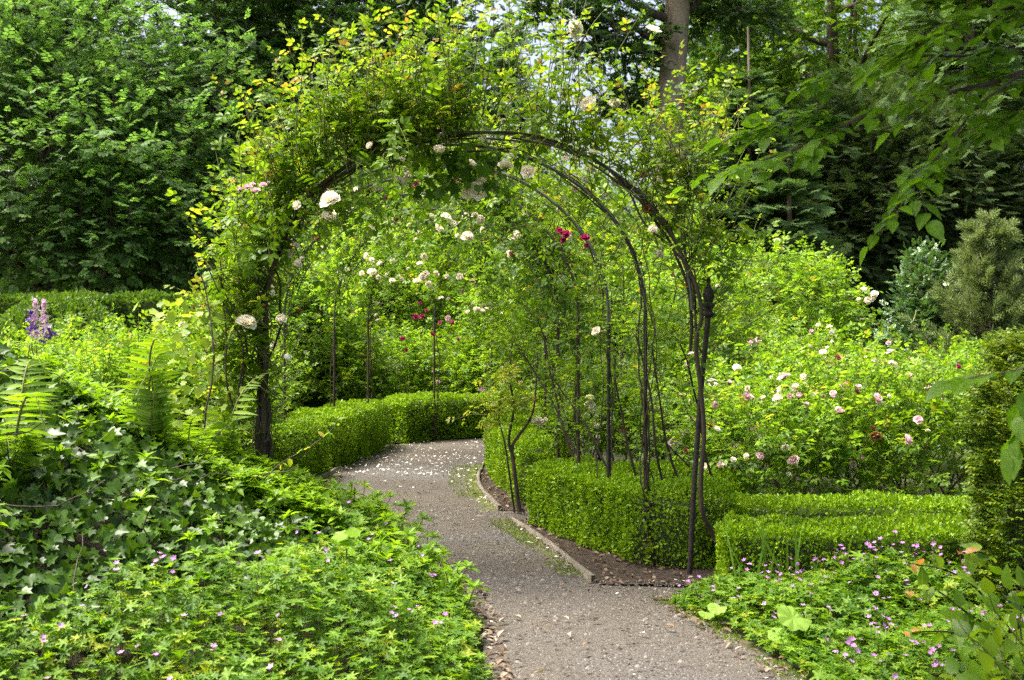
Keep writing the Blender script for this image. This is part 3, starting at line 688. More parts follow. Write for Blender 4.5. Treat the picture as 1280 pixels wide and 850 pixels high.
# iron post with a turned finial beside the right foot of the first arch
pr = thing('iron_post', 'black iron post with a turned finial beside the bare rose stem', 'post', (1.075, 7.18, 0))
b = MB(); b.tubes(np.array([[1.06, 7.18, -.03], [1.09, 7.18, .55], [1.13, 7.18, 1.1], [1.175, 7.18, 1.56]]), .016, .016, 10); b.build('pole', M['iron'], pr, smooth=True)
b = MB(); b.lathe([(r_*.82, z_) for r_, z_ in ((.024, 0), (.044, .012), (.046, .022), (.028, .034), (.024, .05), (.047, .064), (.05, .075), (.03, .085), (.034, .10), (.044, .125), (.036, .16), (.018, .185), (.010, .20), (.018, .215), (.012, .232), (.0, .24))], (1.176, 7.18, 1.545), 14)
b.build('finial', M['iron'], pr, smooth=True)

def follow(hp, t0, t1, n, off, seed):
    """a cane that winds along a hoop"""
    i = np.linspace(t0*(len(hp)-1), t1*(len(hp)-1), n); q = np.stack([np.interp(i, np.arange(len(hp)), hp[:, k]) for k in range(3)], -1)
    s = np.linspace(0, 1, n)[:, None]
    w_ = np.stack([noise(np.c_[s*5+seed*3.1, s*0+seed, s*0], 1.3, 40+k)+.35*noise(np.c_[s*22+seed, s*0, s*0+seed], 1.3, 44+k) for k in range(3)], -1)
    return q+w_*off
WOODK = [M['rose'], M['greencane']]
def climbing_rose(k, label, ranges, blooms_at, bcol, bsize, stems, mat='rose', young=.25, hang=(), lf=.125, tmpl=None, thick=1.0):
    """ranges: (t0, t1, shoots, length, outward bias) along hoop k, t from the right foot 0 to the left foot 1"""
    Rp, Lp = HOOPS[k]; hp = hoop_pts(Lp, Rp, 120); hn = hoop_normal(Lp, Rp, hp)
    root = thing('climbing_rose', label, 'climbing rose', (Rp[0], Rp[1], 0), 'climbing roses over the arches')
    for j, (t0, t1, off, r0, r1) in enumerate(stems):
        q = follow(hp, t0, t1, 40, off, j+k*9+1)
        q[:, 2] = np.maximum(q[:, 2], -.02)
        b = MB(); kk = 1.0 if (k == 0 and t0 > .9) else .6; b.tubes(q, r0*kk, r1*kk, 6); b.build('cane', M['cane'], root, smooth=True)
    tm = tmpl or (T_ROSE if k < 4 else T_ROSEL)
    fol, yng, anchors = MB(), MB(), []
    for t0, t1, n, Ls, ob in ranges:
        i = (U(n, t0, t1)*119).astype(int)
        st = hp[i]+RNG.normal(size=(n, 3))*.07
        d = nrm(hn[i]*ob+np.array([0, 0, .75])+RNG.normal(size=(n, 3))*.42)
        lens = Ls*U(n, .45, 1.25)
        pa = grow(st, d, lens, 9, .09, .17)
        fol.tubes(pa, .0042*thick, .0018, 4, 1)
        q, ld, ln, rel = leaves_on(pa, 1, 1.0, upn=.6)
        s = lf*U(len(q), .65, 1.25)*(1-.25*rel)
        y = (U(len(q)) < young*2*(rel-.3)+.04)
        fol.inst(tm, q[~y], ld[~y], ln[~y], s[~y]); yng.inst(tm, q[y], ld[y], ln[y], s[y])
        # second leaves close to the hoop
        m2 = int(n*(1.0 if k == 0 else 1.3)); i = (U(m2, t0, t1)*119).astype(int); st = hp[i]+RNG.normal(size=(m2, 3))*[.10, .16, .08]+hn[i]*U(m2, .04, .34)[:, None]
        fol.inst(tm, st, nrm(rdir(m2)+hn[i]*.5-[0, 0, .1]), nrm(hn[i]+[0, 0, .6]+RNG.normal(size=(m2, 3))*.4), lf*U(m2, .7, 1.2))
        anchors.append(pa[:, -1])
    for t0, t1, n, Ls in hang:
        i = (U(n, t0, t1)*119).astype(int); st = hp[i]+RNG.normal(size=(n, 3))*[.12, .2, .06]
        pa = grow(st, nrm(RNG.normal(size=(n, 3))*.5+[0, -.1, -.6]), Ls*U(n, .4, 1.2), 6, -.18, .2)
        fol.tubes(pa, .003, .001, 3, 1); q, ld, ln, rel = leaves_on(pa, 1, .9)
        fol.inst(tm, q, ld, ln, lf*U(len(q), .7, 1.2))
    fol.build('foliage', [M[mat], M['greencane']], root)
    if yng.f: yng.build('young_foliage', [M['roseyoung'], M['greencane']], root)
    blooms(root, blooms_at, bsize, bcol)
    A = np.concatenate(anchors)
    ns = {0: 34, 1: 18, 2: 10, 3: 6, 4: 22, 5: 34, 6: 30, 7: 8, 8: 8}[k]; i = (U(ns, .3, .76)*119).astype(int)
    for q_, n_ in zip(hp[i]+RNG.normal(size=(ns, 3))*[.09, .12, .08]-hn[i]*.04+[0, -.06, 0], hn[i]): bloom(root, q_, np.array([0, -.8, .3])+n_*.3+RNG.normal(size=3)*.4, .06 if k < 4 else .075, random.choice(bcol*5+['brown']))
    return root, A
# ---- near arch
nb = [P(373, 258, 7.15), P(411, 272, 7.25), P(549, 189, 7.15), P(502, 227, 7.35), P(472, 238, 7.4), P(718, 38, 7.2), P(817, 37, 7.1), P(768, 133, 7.3), P(738, 128, 7.4),
      P(603, 228, 7.5), P(597, 238, 7.45), P(589, 240, 7.5), P(352, 400, 7.2), P(357, 448, 7.25), P(308, 403, 7.2), P(850, 195, 7.1), P(896, 190, 7.2), P(735, 130, 7.1), P(660, 215, 7.2), P(632, 208, 7.3), P(590, 205, 7.1), P(412, 250, 7.0)]
nr, _ = climbing_rose(0, 'big white climbing rose mounded thickly over the nearest arch, yellow young tips on top', [(.30, .42, 32, .75, .35), (.40, .52, 34, .75, .3), (.50, .60, 80, .75, .3), (.56, .74, 125, .68, .85), (.73, .87, 56, .52, 1.3), (.19, .31, 16, .6, .75)], nb, ['white'], .12,
              [(.215, .62, .035, .017, .010), (.215, .70, .05, .012, .006), (1.0, .52, .05, .022, .010), (1.0, .58, .07, .018, .008), (1.0, .64, .09, .016, .008), (1.0, .68, .10, .014, .006), (1.0, .72, .12, .018, .008), (1.0, .75, .08, .014, .007), (1.0, .6, .12, .012, .006), (.215, .42, .07, .010, .005)],
              'rose', .42, [(.52, .68, 34, .30)], .13)
for q in (P(300, 238, 7.0), P(310, 234, 7.0), P(320, 238, 7.05), P(329, 231, 7.0), P(336, 229, 7.05), P(316, 230, 7.0)): bloom(nr, q, (0, -.6, .8), .055, 'pink')
# gnarled bare main stem that climbs beside the iron post and forks
st = [P(905, 700, 7.2), P(890, 665, 7.18), P(878, 640, 7.14), P(876, 600, 7.12), P(880, 540, 7.13), P(875, 480, 7.14), P(870, 430, 7.12), P(877, 395, 7.1), P(871, 360, 7.1), P(858, 330, 7.12)]
b = MB(); b.tubes(catmull(st, 50), .016, .012, 7); b.build('cane', M['cane'], nr, smooth=True)
for e, r in (([(858, 330), (835, 305), (806, 280), (786, 240), (760, 212)], .012), ([(858, 330), (838, 290), (800, 250), (750, 212), (700, 185), (640, 172)], .013), ([(858, 330), (855, 280), (862, 220), (868, 170)], .009), ([(858, 330), (875, 300), (885, 270), (905, 240)], .007), ([(858, 330), (848, 270), (838, 200), (842, 150)], .007)):
    b = MB(); b.tubes(catmull([P(x, y, 7.12+.02*i_) for i_, (x, y) in enumerate(e)], 24), r*.7, r*.4, 6); b.build('cane', M['cane'], nr, smooth=True)
b = MB(); fo = [P(862, 320, 7.12), P(868, 235, 7.15), P(845, 240, 7.1), P(880, 275, 7.2), P(868, 200, 7.1), P(800, 250, 7.1)]
i = RNG.integers(0, len(fo), 60); s0 = np.array(fo)[i]+RNG.normal(size=(60, 3))*.05
pa = grow(s0, nrm(RNG.normal(size=(60, 3))*[.5, .5, .2]+[0, 0, .8]), U(60, .3, .75), 9, .08, .14); b.tubes(pa, .004, .0015, 4, 1)
q, ld, ln, rel = leaves_on(pa, 2, 1.0); y = U(len(q)) < (rel-.3)*.9
b.inst(T_ROSE, q[~y], ld[~y], ln[~y], .085*U(int((~y).sum()), .7, 1.2)); b.build('foliage', [M['rose'], M['greencane']], nr)
b = MB(); b.inst(T_ROSE, q[y], ld[y], ln[y], .08*U(int(y.sum()), .7, 1.2)); b.build('young_foliage', [M['roseyoung'], M['greencane']], nr)
# tall single shoots sticking out at the top left
b, by = MB(), MB()
for px, py, top, D in ((372, 190, 40, 7.2), (405, 170, 55, 7.2), (300, 240, 165, 7.0), (318, 250, 150, 7.1), (455, 160, 60, 7.2), (650, 120, -40, 7.2), (560, 120, 30, 7.1), (812, 190, 60, 7.2), (900, 240, 140, 7.2), (690, 150, 20, 7.2), (500, 130, 40, 7.2)):
    a0, a1 = P(px, py, D), P(px+RNG.normal()*10, top, D-.1); pa = bend(a0, a1, 9, 0, .06, px)[None]
    b.tubes(pa, .004, .0018, 4, 1); q, ld, ln, rel = leaves_on(pa, 2, 1.1); k = rel > .55
    b.inst(T_ROSE, q[~k], ld[~k], ln[~k], .10); by.inst(T_ROSE, q[k], ld[k], ln[k], .085)
b.build('foliage', [M['roselight'], M['greencane']], nr); by.build('young_foliage', [M['roseyoung'], M['greencane']], nr)
# vine climbing the left foot
vr = thing('climbing_vine', 'pale large-leaved vine climbing the left foot of the nearest arch', 'vine', (-1.7, 7.3, 0))
b = MB(); n = 190; q = np.c_[RNG.normal(-1.86, .12, n), RNG.normal(7.2, .15, n), U(n, .75, 1.65)]; q[:, 0] -= .10*sm(q[:, 2], .9, 1.5)
b.inst(T_VINE, q, nrm(RNG.normal(size=(n, 3))*.6+[-.25, -.4, -.45]), nrm(RNG.normal(size=(n, 3))*.5+[-.1, -.6, .8]), U(n, .04, .075)); b.build('foliage', M['vine'], vr)
for k in range(4):
    b = MB(); b.tubes(bend((-1.6+.03*k, 7.35, .1), (-1.75-.05*k, 7.2, 1.9), 14, 0, .12, k), .009, .004, 5); b.build('stem', M['cane'], vr, smooth=True)
# dark hanging ivy-like tuft under the crown of the arch
hv = thing('hanging_creeper', 'dark creeper hanging under the top of the nearest arch', 'creeper', P(585, 190, 7.5))
b = MB(); n = 150; q = np.c_[RNG.normal(-.28, .16, n), RNG.normal(7.55, .12, n), 2.58-.26*U(n)**1.6]
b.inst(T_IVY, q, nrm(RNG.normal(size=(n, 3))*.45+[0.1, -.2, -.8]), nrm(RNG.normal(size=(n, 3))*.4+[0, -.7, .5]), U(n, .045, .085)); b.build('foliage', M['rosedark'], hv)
b = MB(); b.tubes(bend(P(480, 205, 7.6), P(640, 185, 7.5), 16, -.05, .05, 3), .012, .006, 5); b.build('stem', M['cane'], hv)

# ---- farther arches
ST = [(0, .45, .05, .009, .004), (0.0, .55, .08, .007, .003), (1, .5, .06, .010, .004), (1, .6, .1, .008, .003), (0, .35, .12, .006, .003)]
climbing_rose(1, 'white climbing rose with bundled bare brown stems on the second arch', [(.26, .42, 20, .5, .5), (.42, .76, 90, .45, .6)], [P(594, 270, 8), P(600, 275, 8), P(584, 296, 8.2)], ['white'], .085, ST+[(0, .5, .03, .011, .007), (0, .48, .06, .010, .006), (0, .4, .09, .008, .004)], 'rose', .5)
climbing_rose(2, 'climbing rose on the third arch with one white bloom beside the post', [(.26, .45, 28, .45, .6), (.45, .76, 70, .4, .6)], [P(745, 414, 8.1), P(540, 270, 8.6), P(622, 209, 8.5)], ['white'], .09, ST, 'roselight', .4, [(.4, .55, 14, .4)])
climbing_rose(3, 'climbing rose with magenta blooms over the fourth arch', [(.26, .45, 38, .45, .6), (.45, .76, 80, .4, .7), (.15, .25, 8, .3, .6)], [P(700, 288, 8.0), P(708, 293, 8.0), P(731, 297, 7.9), P(733, 307, 7.9), P(704, 300, 8.0)], ['magenta'], .065, ST, 'rose', .55, [(.3, .5, 20, .4)])
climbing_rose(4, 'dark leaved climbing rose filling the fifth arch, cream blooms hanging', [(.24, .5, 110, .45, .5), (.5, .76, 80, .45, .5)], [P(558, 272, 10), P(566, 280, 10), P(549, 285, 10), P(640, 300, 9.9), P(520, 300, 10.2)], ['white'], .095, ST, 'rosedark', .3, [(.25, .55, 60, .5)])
climbing_rose(5, 'rambling rose with white and cream clusters on the sixth arch, at the left bend', [(.23, .5, 90, .5, .5), (.5, .77, 90, .5, .5)], [P(465+RNG.normal()*14, 328+RNG.normal()*9, 12) for _ in range(7)]+[P(540+RNG.normal()*20, 345+RNG.normal()*10, 12) for _ in range(8)], ['white'], .09, ST, 'roselight', .3, [(.3, .7, 50, .5)])
climbing_rose(6, 'light green rambling rose on the seventh arch over the petal covered path', [(.23, .5, 90, .5, .5), (.5, .77, 90, .5, .5)], [P(520+RNG.normal()*18, 345+RNG.normal()*10, 13) for _ in range(7)]+[P(600+RNG.normal()*10, 380+RNG.normal()*12, 13) for _ in range(5)], ['white'], .09, ST, 'roselight', .3, [(.3, .7, 50, .5)])
climbing_rose(7, 'red flowered climbing rose on the eighth arch behind the bend', [(.23, .5, 90, .5, .5), (.5, .77, 90, .5, .5)], [P(x, y, 14.6) for x, y in ((525, 380), (533, 388), (550, 403), (528, 395), (566, 404), (503, 424), (508, 438), (541, 418), (573, 424), (520, 396))], ['magenta'], .075, ST, 'rose', .3, [(.3, .7, 40, .5)])
climbing_rose(8, 'climbing rose on the farthest arch with pale blooms', [(.23, .5, 90, .5, .5), (.5, .77, 90, .5, .5)], [P(585+RNG.normal()*20, 375+RNG.normal()*20, 15.5) for _ in range(8)], ['white', 'pink'], .09, ST, 'roselight', .3, [(.3, .7, 40, .5)])
# bare leaning rose stems between the posts of the right side
for k, (a0, a1, lab) in enumerate((((.97, 8.35), P(690, 470, 8.6), 'long bare rose stem leaning left behind the large box hedge'), ((1.12, 7.95), P(795, 420, 7.7), 'bare brown rose stem crossing beside the second post'), ((1.28, 8.1), P(815, 430, 7.9), 'thin bare rose stem leaning away from the second post'),
    ((.95, 8.3), P(770, 440, 8.2), 'brown rose stem standing close to the third post'), ((.75, 8.8), P(645, 430, 9.2), 'slanting rose stem behind the top of the large hedge'), ((1.45, 8.2), P(850, 430, 7.8), 'thin upright rose stem right of the iron post'), ((.62, 9.2), P(672, 400, 9.3), 'bare stem with many side shoots among white roses'))):
    r = thing('rose_cane', lab, 'rose stem', (*a0, 0)); b = MB(); pa = bend((*a0, 0), a1, 14, -.02, .05, k+2); b.tubes(pa, .011, .006, 6)
    b.build('stem', M['cane'], r, smooth=True)
    b = MB(); i = RNG.integers(6, 14, 16); p2 = grow(pa[i], rdir(16)*[1, 1, .3]+[0, 0, .8], U(16, .15, .4), 6, .1, .2); b.tubes(p2, .003, .001, 3, 1)
    q, ld, ln, rel = leaves_on(p2, 2); b.inst(T_ROSE, q, ld, ln, .075*U(len(q), .7, 1.2)); b.build('foliage', [M['rose'], M['greencane']], r)
# twisted dark stem in the gap between the two right hedges, yellow young leaves
tr_ = thing('climbing_rose', 'gnarled dark forked rose stem with yellow leaves in the gap between the hedges', 'climbing rose', (.06, 9.6, 0))
b = MB(); b.tubes(catmull([(.06, 9.6, -.02), P(643, 590, 9.6), P(640, 560, 9.6), P(648, 545, 9.55), P(660, 528, 9.5), P(668, 505, 9.5), P(672, 440, 9.5)], 30), .02, .006, 7); b.build('cane', M['bark'], tr_, smooth=True)
b = MB(); b.tubes(catmull([P(643, 575, 9.6), P(636, 550, 9.6), P(642, 510, 9.65), P(637, 470, 9.6), P(640, 430, 9.6)], 24), .014, .006, 6); b.build('cane', M['cane'], tr_, smooth=True)
b = MB(); b.tubes(catmull([(.02, 9.62, 0), P(632, 560, 9.6), P(624, 525, 9.6), P(626, 495, 9.55)], 24), .009, .004, 6); b.build('cane', M['cane'], tr_, smooth=True)
b = MB(); n = 40; s0 = np.array([P(626, 500, 9.55), P(615, 520, 9.6), P(640, 505, 9.6), P(638, 470, 9.6)])[RNG.integers(0, 4, n)]
pa = grow(s0, rdir(n)*[1, 1, .5]+[-.1, -.2, .15], U(n, .12, .3), 6, .05, .2); b.tubes(pa, .003, .001, 3, 1); q, ld, ln, rel = leaves_on(pa, 1); b.inst(T_ROSE, q, ld, ln, .085*U(len(q), .7, 1.2)); b.build('young_foliage', [M['roseyoung'], M['greencane']], tr_)
# ================================================================ plants on the left bank
def on_bank(n, x0, x1, y0, y1):
    x, y = U(n, x0, x1), U(n, y0, y1); return x, y, soil_z(x, y)
def bank_n(x, y):
    e = .02; gx_ = (soil_z(x+e, y)-soil_z(x-e, y))/(2*e); gy_ = (soil_z(x, y+e)-soil_z(x, y-e))/(2*e)
    return nrm(np.c_[-gx_, -gy_, np.ones(len(x))])
XR = lambda y: np.interp(y, [1, 3.5, 5.05, 5.92, 6.4, 7.0, 8.07, 9.25, 10], [-.6, -.42, -.16, -.19, -.29, -.46, -.78, -1.15, -1.4])   # left edge of the path
# zones: ivy high on the bank, cranesbill at its toe and along the path, lance-leaved herb on the far shoulder
def zone(x, y):
    t = soil_z(x, y)+.10*noise(np.c_[x, y, 0*x], 1.6, 31)
    ger = (t < .25+.10*(5-y)*(y < 5)) & (y < 7.3)
    herb = ((y > 6.55+.25*noise(np.c_[x, y, 0*x], 2, 32)-.25*(x+1.0)) & (x > -2.3))
    return np.where(ger, 0, np.where(herb, 2, 1))
x, y, z = on_bank(30000, -4.6, -.1, 2.4, 8.6); zo = zone(x, y); k = zo == 1; x, y, z = x[k], y[k], z[k]
N_ = bank_n(x, y); lift = .02+.13*U(len(x))**1.2*(.6+.5*noise(np.c_[x, y, z], 2.6, 33))
q = np.c_[x, y, z]+N_*np.maximum(lift, .01)[:, None]
D_ = nrm(np.c_[.35+0*x, -.55+0*x, -.25+0*x]+rdir(len(x))*.75)
Z_ = nrm(N_*.55+np.array([.05, -.32, .45])+RNG.normal(size=q.shape)*.52)
b = MB(); b.inst(T_IVY, q, D_, Z_, U(len(q), .035, .072)*np.where(U(len(q)) < .12, 1.35, 1), veins=True); iv = b.build('ivy', M['ivy']); props(iv, 'glossy dark ivy covering the raised bank', 'ivy', kind='stuff')
b = MB(); n = 70; i = RNG.integers(0, len(q), n); pa = grow(q[i]-[0, 0, .05], rdir(n)*[1, 1, .3]+[0, 0, .1], U(n, .3, .7), 8, .0, .25); b.tubes(pa, .004, .002, 4); b.build('ivy_stem', M['cane'], iv); iv.children[0]['kind'] = 'stuff'
# lance-leaved herb: whorled shoots standing above the ivy
T_LANCE = merge_t([(t_oval(.21, .07, .2), (0, 0, -.0), (math.cos(a+.35*math.sin(j*4.7)), math.sin(a+.35*math.sin(j*4.7)), .3+.3*math.sin(j*2.9)), (0, 0, 1), (1.1, .7, .95, .6, 1.2, .8)[j]) for j, a in enumerate(np.arange(6)*1.047)]+
                  [(t_oval(.2, .07, .15), (0, 0, .12), (math.cos(a+.5), math.sin(a+.5), .8), (0, 0, 1), .62) for a in np.arange(4)*1.57])
def herbs(x, y, z, s, b, sc=1.0):
    n = len(x); base = np.c_[x, y, z]; pa = grow(base, nrm(np.c_[.2+0*x, -.15+0*x, 1+0*x]+RNG.normal(size=(n, 3))*.25), s, 4, .1, .08)
    b.tubes(pa, .004, .003, 3, 1)
    for kk, f in ((3, 1.0), (2, .85)):
        m_ = np.ones(n, bool) if kk == 3 else U(n) < .8
        b.inst(T_LANCE, pa[m_, kk], nrm(RNG.normal(size=(int(m_.sum()), 3))*[1, 1, .12]), nrm(RNG.normal(size=(int(m_.sum()), 3))*.28+[.08, -.12, 1]), f*sc*U(int(m_.sum()), .055, .10))
x, y, z = on_bank(9000, -4.4, -.2, 4.5, 7.7); zo = zone(x, y); k = ((zo == 2) | ((zo == 1) & (U(len(x)) < .014)))*(x < XR(y)-.12) > 0; k &= noise(np.c_[x, y, z], 2.5, 34) > -.55
x, y, z = x[k], y[k], z[k]
b = MB(); herbs(x, y, z, U(len(x), .08, .22)*np.clip((XR(y)-x)/.3, .35, 1), b)
x, y, z = on_bank(1500, -2.75, -1.1, 5.8, 7.4); k = (noise(np.c_[x, y, z], 2.2, 36) > -.1) & (z > .42) & (y > 6.35-.22*(x+1.1)); x, y, z = x[k], y[k], z[k]
herbs(x, y, z, U(len(x), .06, .18), b)
props(b.build('lance_leaved_herb', [M['herb'], M['greencane']]), 'light green lance-leaved herb spreading over the far shoulder of the bank', 'herb', kind='stuff')
b = MB(); x = np.r_[U(240, -1.1, -.2)]; y = U(240, 6.0, 8.2); k = (x < XR(y)-.03) & (x > XR(y)-.5); x, y = x[k], y[k]
herbs(x, y, soil_z(x, y), U(len(x), .14, .3), b); props(b.build('lance_leaved_herb', [M['herb'], M['greencane']]), 'light green lance-leaved herb leaning over the path edge beside the cranesbill', 'herb', kind='stuff')

# cranesbill
T_FLOW = merge_t([(t_fan([(0, 0), (-.25, .35), (-.3, .8), (0, 1), (.3, .8), (.25, .35)], cz=.02, cy=.5), (0, 0, 0), (math.cos(a), math.sin(a), .3), (0, 0, 1), 1.0) for a in np.arange(5)*1.2566])
def cranesbill(x, y, h, name, label, nflow, ls=(.03, .062), flow_h=.06, spread=None):
    """x, y: leaf sites; h: canopy height over the soil there"""
    n = len(x); zs = soil_z(x, y); u = U(n)**.55
    hm = .85+.32*noise(np.c_[x, y, 0*x], 3.4, 41)+.22*noise(np.c_[x, y, 0*x], 11, 44); q = np.c_[x, y, zs+h*u*np.maximum(hm, .2)]
    Z_ = nrm(np.array([.06, -.1, 1.0])+RNG.normal(size=(n, 3))*.38*(1.2-.5*u[:, None])); b = MB()
    b.inst(T_PALM, q, rdir(n)*[1, 1, .35]+[0, -.25, -.15], Z_, U(n, *ls)*np.where(U(n) < .04, 1.7, 1))
    k = RNG.choice(n, min(n, 1500), False); b.tubes(np.stack([np.c_[x[k]+RNG.normal(size=len(k))*.03, y[k], zs[k]], q[k]], 1), .0022, .0016, 3, 1)
    o = props(b.build(name, [M['geran'], M['greencane']]), label, 'cranesbill', kind='stuff')
    i = RNG.choice(np.where(u > .6)[0], nflow, False); t = np.repeat(i, RNG.integers(1, 3, nflow)); n2 = len(t)
    p = np.c_[x[t], y[t], zs[t]+h[t]*hm[t]+U(n2, 0, flow_h)]+RNG.normal(size=(n2, 3))*[.018, .018, .006]
    b = MB(); b.inst(T_FLOW, p, rdir(n2)*[1, 1, .1], nrm(RNG.normal(size=(n2, 3))*.4+[0, -.35, .9]), U(n2, .009, .016)); fo = b.build('flower', M['lilac'], o); fo['kind'] = 'stuff'
    b = MB(); b.tubes(np.stack([p-[0, 0, .09], p-[0, 0, .002]], 1), .0016, .001, 3); so_ = b.build('flower_stalk', M['greencane'], o); so_['kind'] = 'stuff'
    return o
x, y = U(40000, -3.2, -.0), U(40000, 2.2, 7.4); xr = XR(y)+.07*noise(np.c_[y, y*0, y*0], 4, 42)+.03
k = (zone(x, y) == 0) & (x < xr); x, y = x[k], y[k]; e = np.clip((XR(y)+.1-x)/.35, .12, 1)
cranesbill(x, y, .30*e**.7*(1-.25*sm(y, 6.3, 7.3)), 'cranesbill', 'cranesbill mound with few lilac flowers spilling over the path from the ivy bank', 150)
XG = lambda y: np.interp(y, [2, 3.5, 5.05, 5.92, 6.5, 6.62], [1.7, 1.50, 1.25, 1.06, .86, 1.1])
x, y = U(34000, .8, 4.2), U(34000, 3.0, 6.62); k = x > XG(y)+.05*noise(np.c_[y, y*0, y*0], 4, 43)+.02; x, y = x[k], y[k]
e = np.clip((x-XG(y)+.05)/.35, .1, 1)*np.clip((6.7-y)/.3, .3, 1)
cranesbill(x, y, (.22+.05*sm(x, 1.6, 2.6))*e**.6, 'cranesbill', 'broad cranesbill patch full of lilac flowers between the path and the low hedge', 620, flow_h=.08)

# ferns
def frond_t(n=21, arch=.9, seed=0, tip=1.0):
    r = np.random.default_rng(seed); parts = []
    f = lambda v: np.stack([.05*np.sin(v*3+seed)*v, v*np.cos(v*arch)*1.05, .42*np.sin(v*(1.3+arch))-.25*arch*v**3], -1)
    for i in range(n):
        v = (i+1)/(n+1)*tip; ln = .25*math.sin(math.pi*min(1, .18+.86*v))**.8*(1.05-v*.55)*r.uniform(.8, 1.12)
        for sx in (-1, 1):
            if r.uniform() < .04: continue
            parts.append((t_smooth(.065, .02, r.uniform(.05, .35)), f(np.array(v)), (sx, .38+r.normal()*.09, -.12+r.normal()*.12), (r.normal()*.2, -.3, 1), max(ln, .02)))
    vs = np.linspace(0, tip, 10); ra = MB(); ra.tubes(f(vs), .010, .003, 4, 1)
    parts.append(((np.concatenate(ra.v), [(f_, m_) for f_, m_ in ra.f]), (0, 0, 0), (0, 1, 0), (0, 0, 1), 1.0))
    return merge_t(parts)
FROND_ME = []
for k in range(5):
    FM = MB(); FM.inst(frond_t(19+k, .55+.22*k, k, 1.0 if k != 3 else .82), [[0, 0, 0]], [0, 1, 0], [0, 0, 1], 1.0); FROND_ME.append(FM.mesh('frond', [M['fern'], M['greencane']]))
def fern(c, nf, ln, label, lean=(.0, -.2), upr=.9):
    r = thing('fern', label, 'fern', c, 'ferns on the ivy bank')
    for i in range(nf):
        a = i/nf*6.283+random.uniform(-.5, .5); d = Vector((math.cos(a)+lean[0], math.sin(a)+lean[1], upr*random.uniform(.9, 1.7))).normalized()
        zx = Vector((0, 0, 1)); X = d.cross(zx).normalized(); Z = X.cross(d); o = bpy.data.objects.new('frond', random.choice(FROND_ME)); C.objects.link(o); o.parent = r
        from mathutils import Matrix
        s = ln*random.uniform(.55, 1.1); o.matrix_local = Matrix((X, d, Z)).transposed().to_4x4() @ Matrix.Diagonal((s, s, s, 1))
    return r
def bz(px, py, D, dz=0): p = P(px, py, D); p[2] = float(soil_z(p[0], p[1]))+dz; return p
fern(bz(190, 600, 6.6), 8, .82, 'tall upright fern in the middle of the bank with a long straight frond', (.1, -.1), 1.5)
fern(bz(15, 600, 5.3), 9, .70, 'fern with drooping fronds at the edge of the frame above the ivy', (.2, -.3), .55)
fern(bz(275, 600, 6.9), 9, .72, 'fern just before the foot of the nearest arch', (.3, -.1), .9)
fern(bz(235, 620, 6.7), 7, .5, 'small fern between the two taller ferns', (.2, -.4), .8)
# seedlings with bigger leaves poking through
r = thing('seedling', 'young sycamore seedling with pale leaves above the cranesbill', 'seedling', bz(430, 760, 5.5)); 
b = MB(); p0 = np.array(r.location); tip = p0+[.02, -.02, .36]; b.tubes(bend(p0, tip, 6), .004, .003, 5); b.build('stem', M['greencane'], r)
b = MB(); b.inst(T_VINE, [tip, tip-[0, 0, .02], tip-[0, 0, .05]], [[.8, -.4, -.3], [-.9, -.2, -.2], [.1, -1, -.4]], [[.1, -.4, 1]]*3, [.08, .085, .07]); b.build('leaf', M['herb'], r)
# stray bare stem leaning out of the bank with a few leaves (at the rounded hedge)
r = thing('bramble', 'thin bare arching bramble stem with few brownish leaves before the rounded hedge', 'bramble', bz(330, 600, 6.6))
b = MB(); pa = catmull([P(320, 610, 6.6), P(350, 580, 6.6), P(385, 560, 6.6), P(412, 540, 6.6), P(425, 520, 6.65)], 16); b.tubes(pa, .004, .002, 5); b.build('stem', M['cane'], r)
b = MB(); i = RNG.integers(4, 16, 14); b.inst(T_OV, pa[i], rdir(14), [0, -.3, 1], U(14, .04, .06)); b.build('foliage', M['roseyoung'], r)
# flower spikes at the far left
r = thing('flower_spike', 'tall pale pink and violet flower spike before the clipped yew mound', 'flower', P(47, 440, 7.6))
b, b2 = MB(), MB(); 
for px, y0, y1, mt in ((44, 425, 385, b), (55, 425, 388, b), (38, 424, 398, b2), (58, 432, 416, b2)):
    n = 40 if mt is b else 24; t = U(n); q = P(px, y0-8, 7.6)*(1-t)[:, None]+P(px, y1-12, 7.6)*t[:, None]+RNG.normal(size=(n, 3))*.018*(1.2-t)[:, None]; mt.inst(T_FLOW, q, rdir(n), nrm(RNG.normal(size=(n, 3))+[0, -1, .2]), .017)
o1 = b.build('pale_floret', M['spike'], r); o1['kind'] = 'stuff'; o2 = b2.build('violet_floret', M['violet'], r); o2['kind'] = 'stuff'
b = MB(); b.tubes(bend(P(47, 520, 8), P(47, 385, 8), 8), .006, .003, 5); b.build('stem', M['greencane'], r); b = MB(); b.inst(T_ROSE, P(47, 450, 8)+RNG.normal(size=(40, 3))*[.1, .1, .12], rdir(40), [0, 0, 1], .1); b.build('foliage', M['rose'], r)

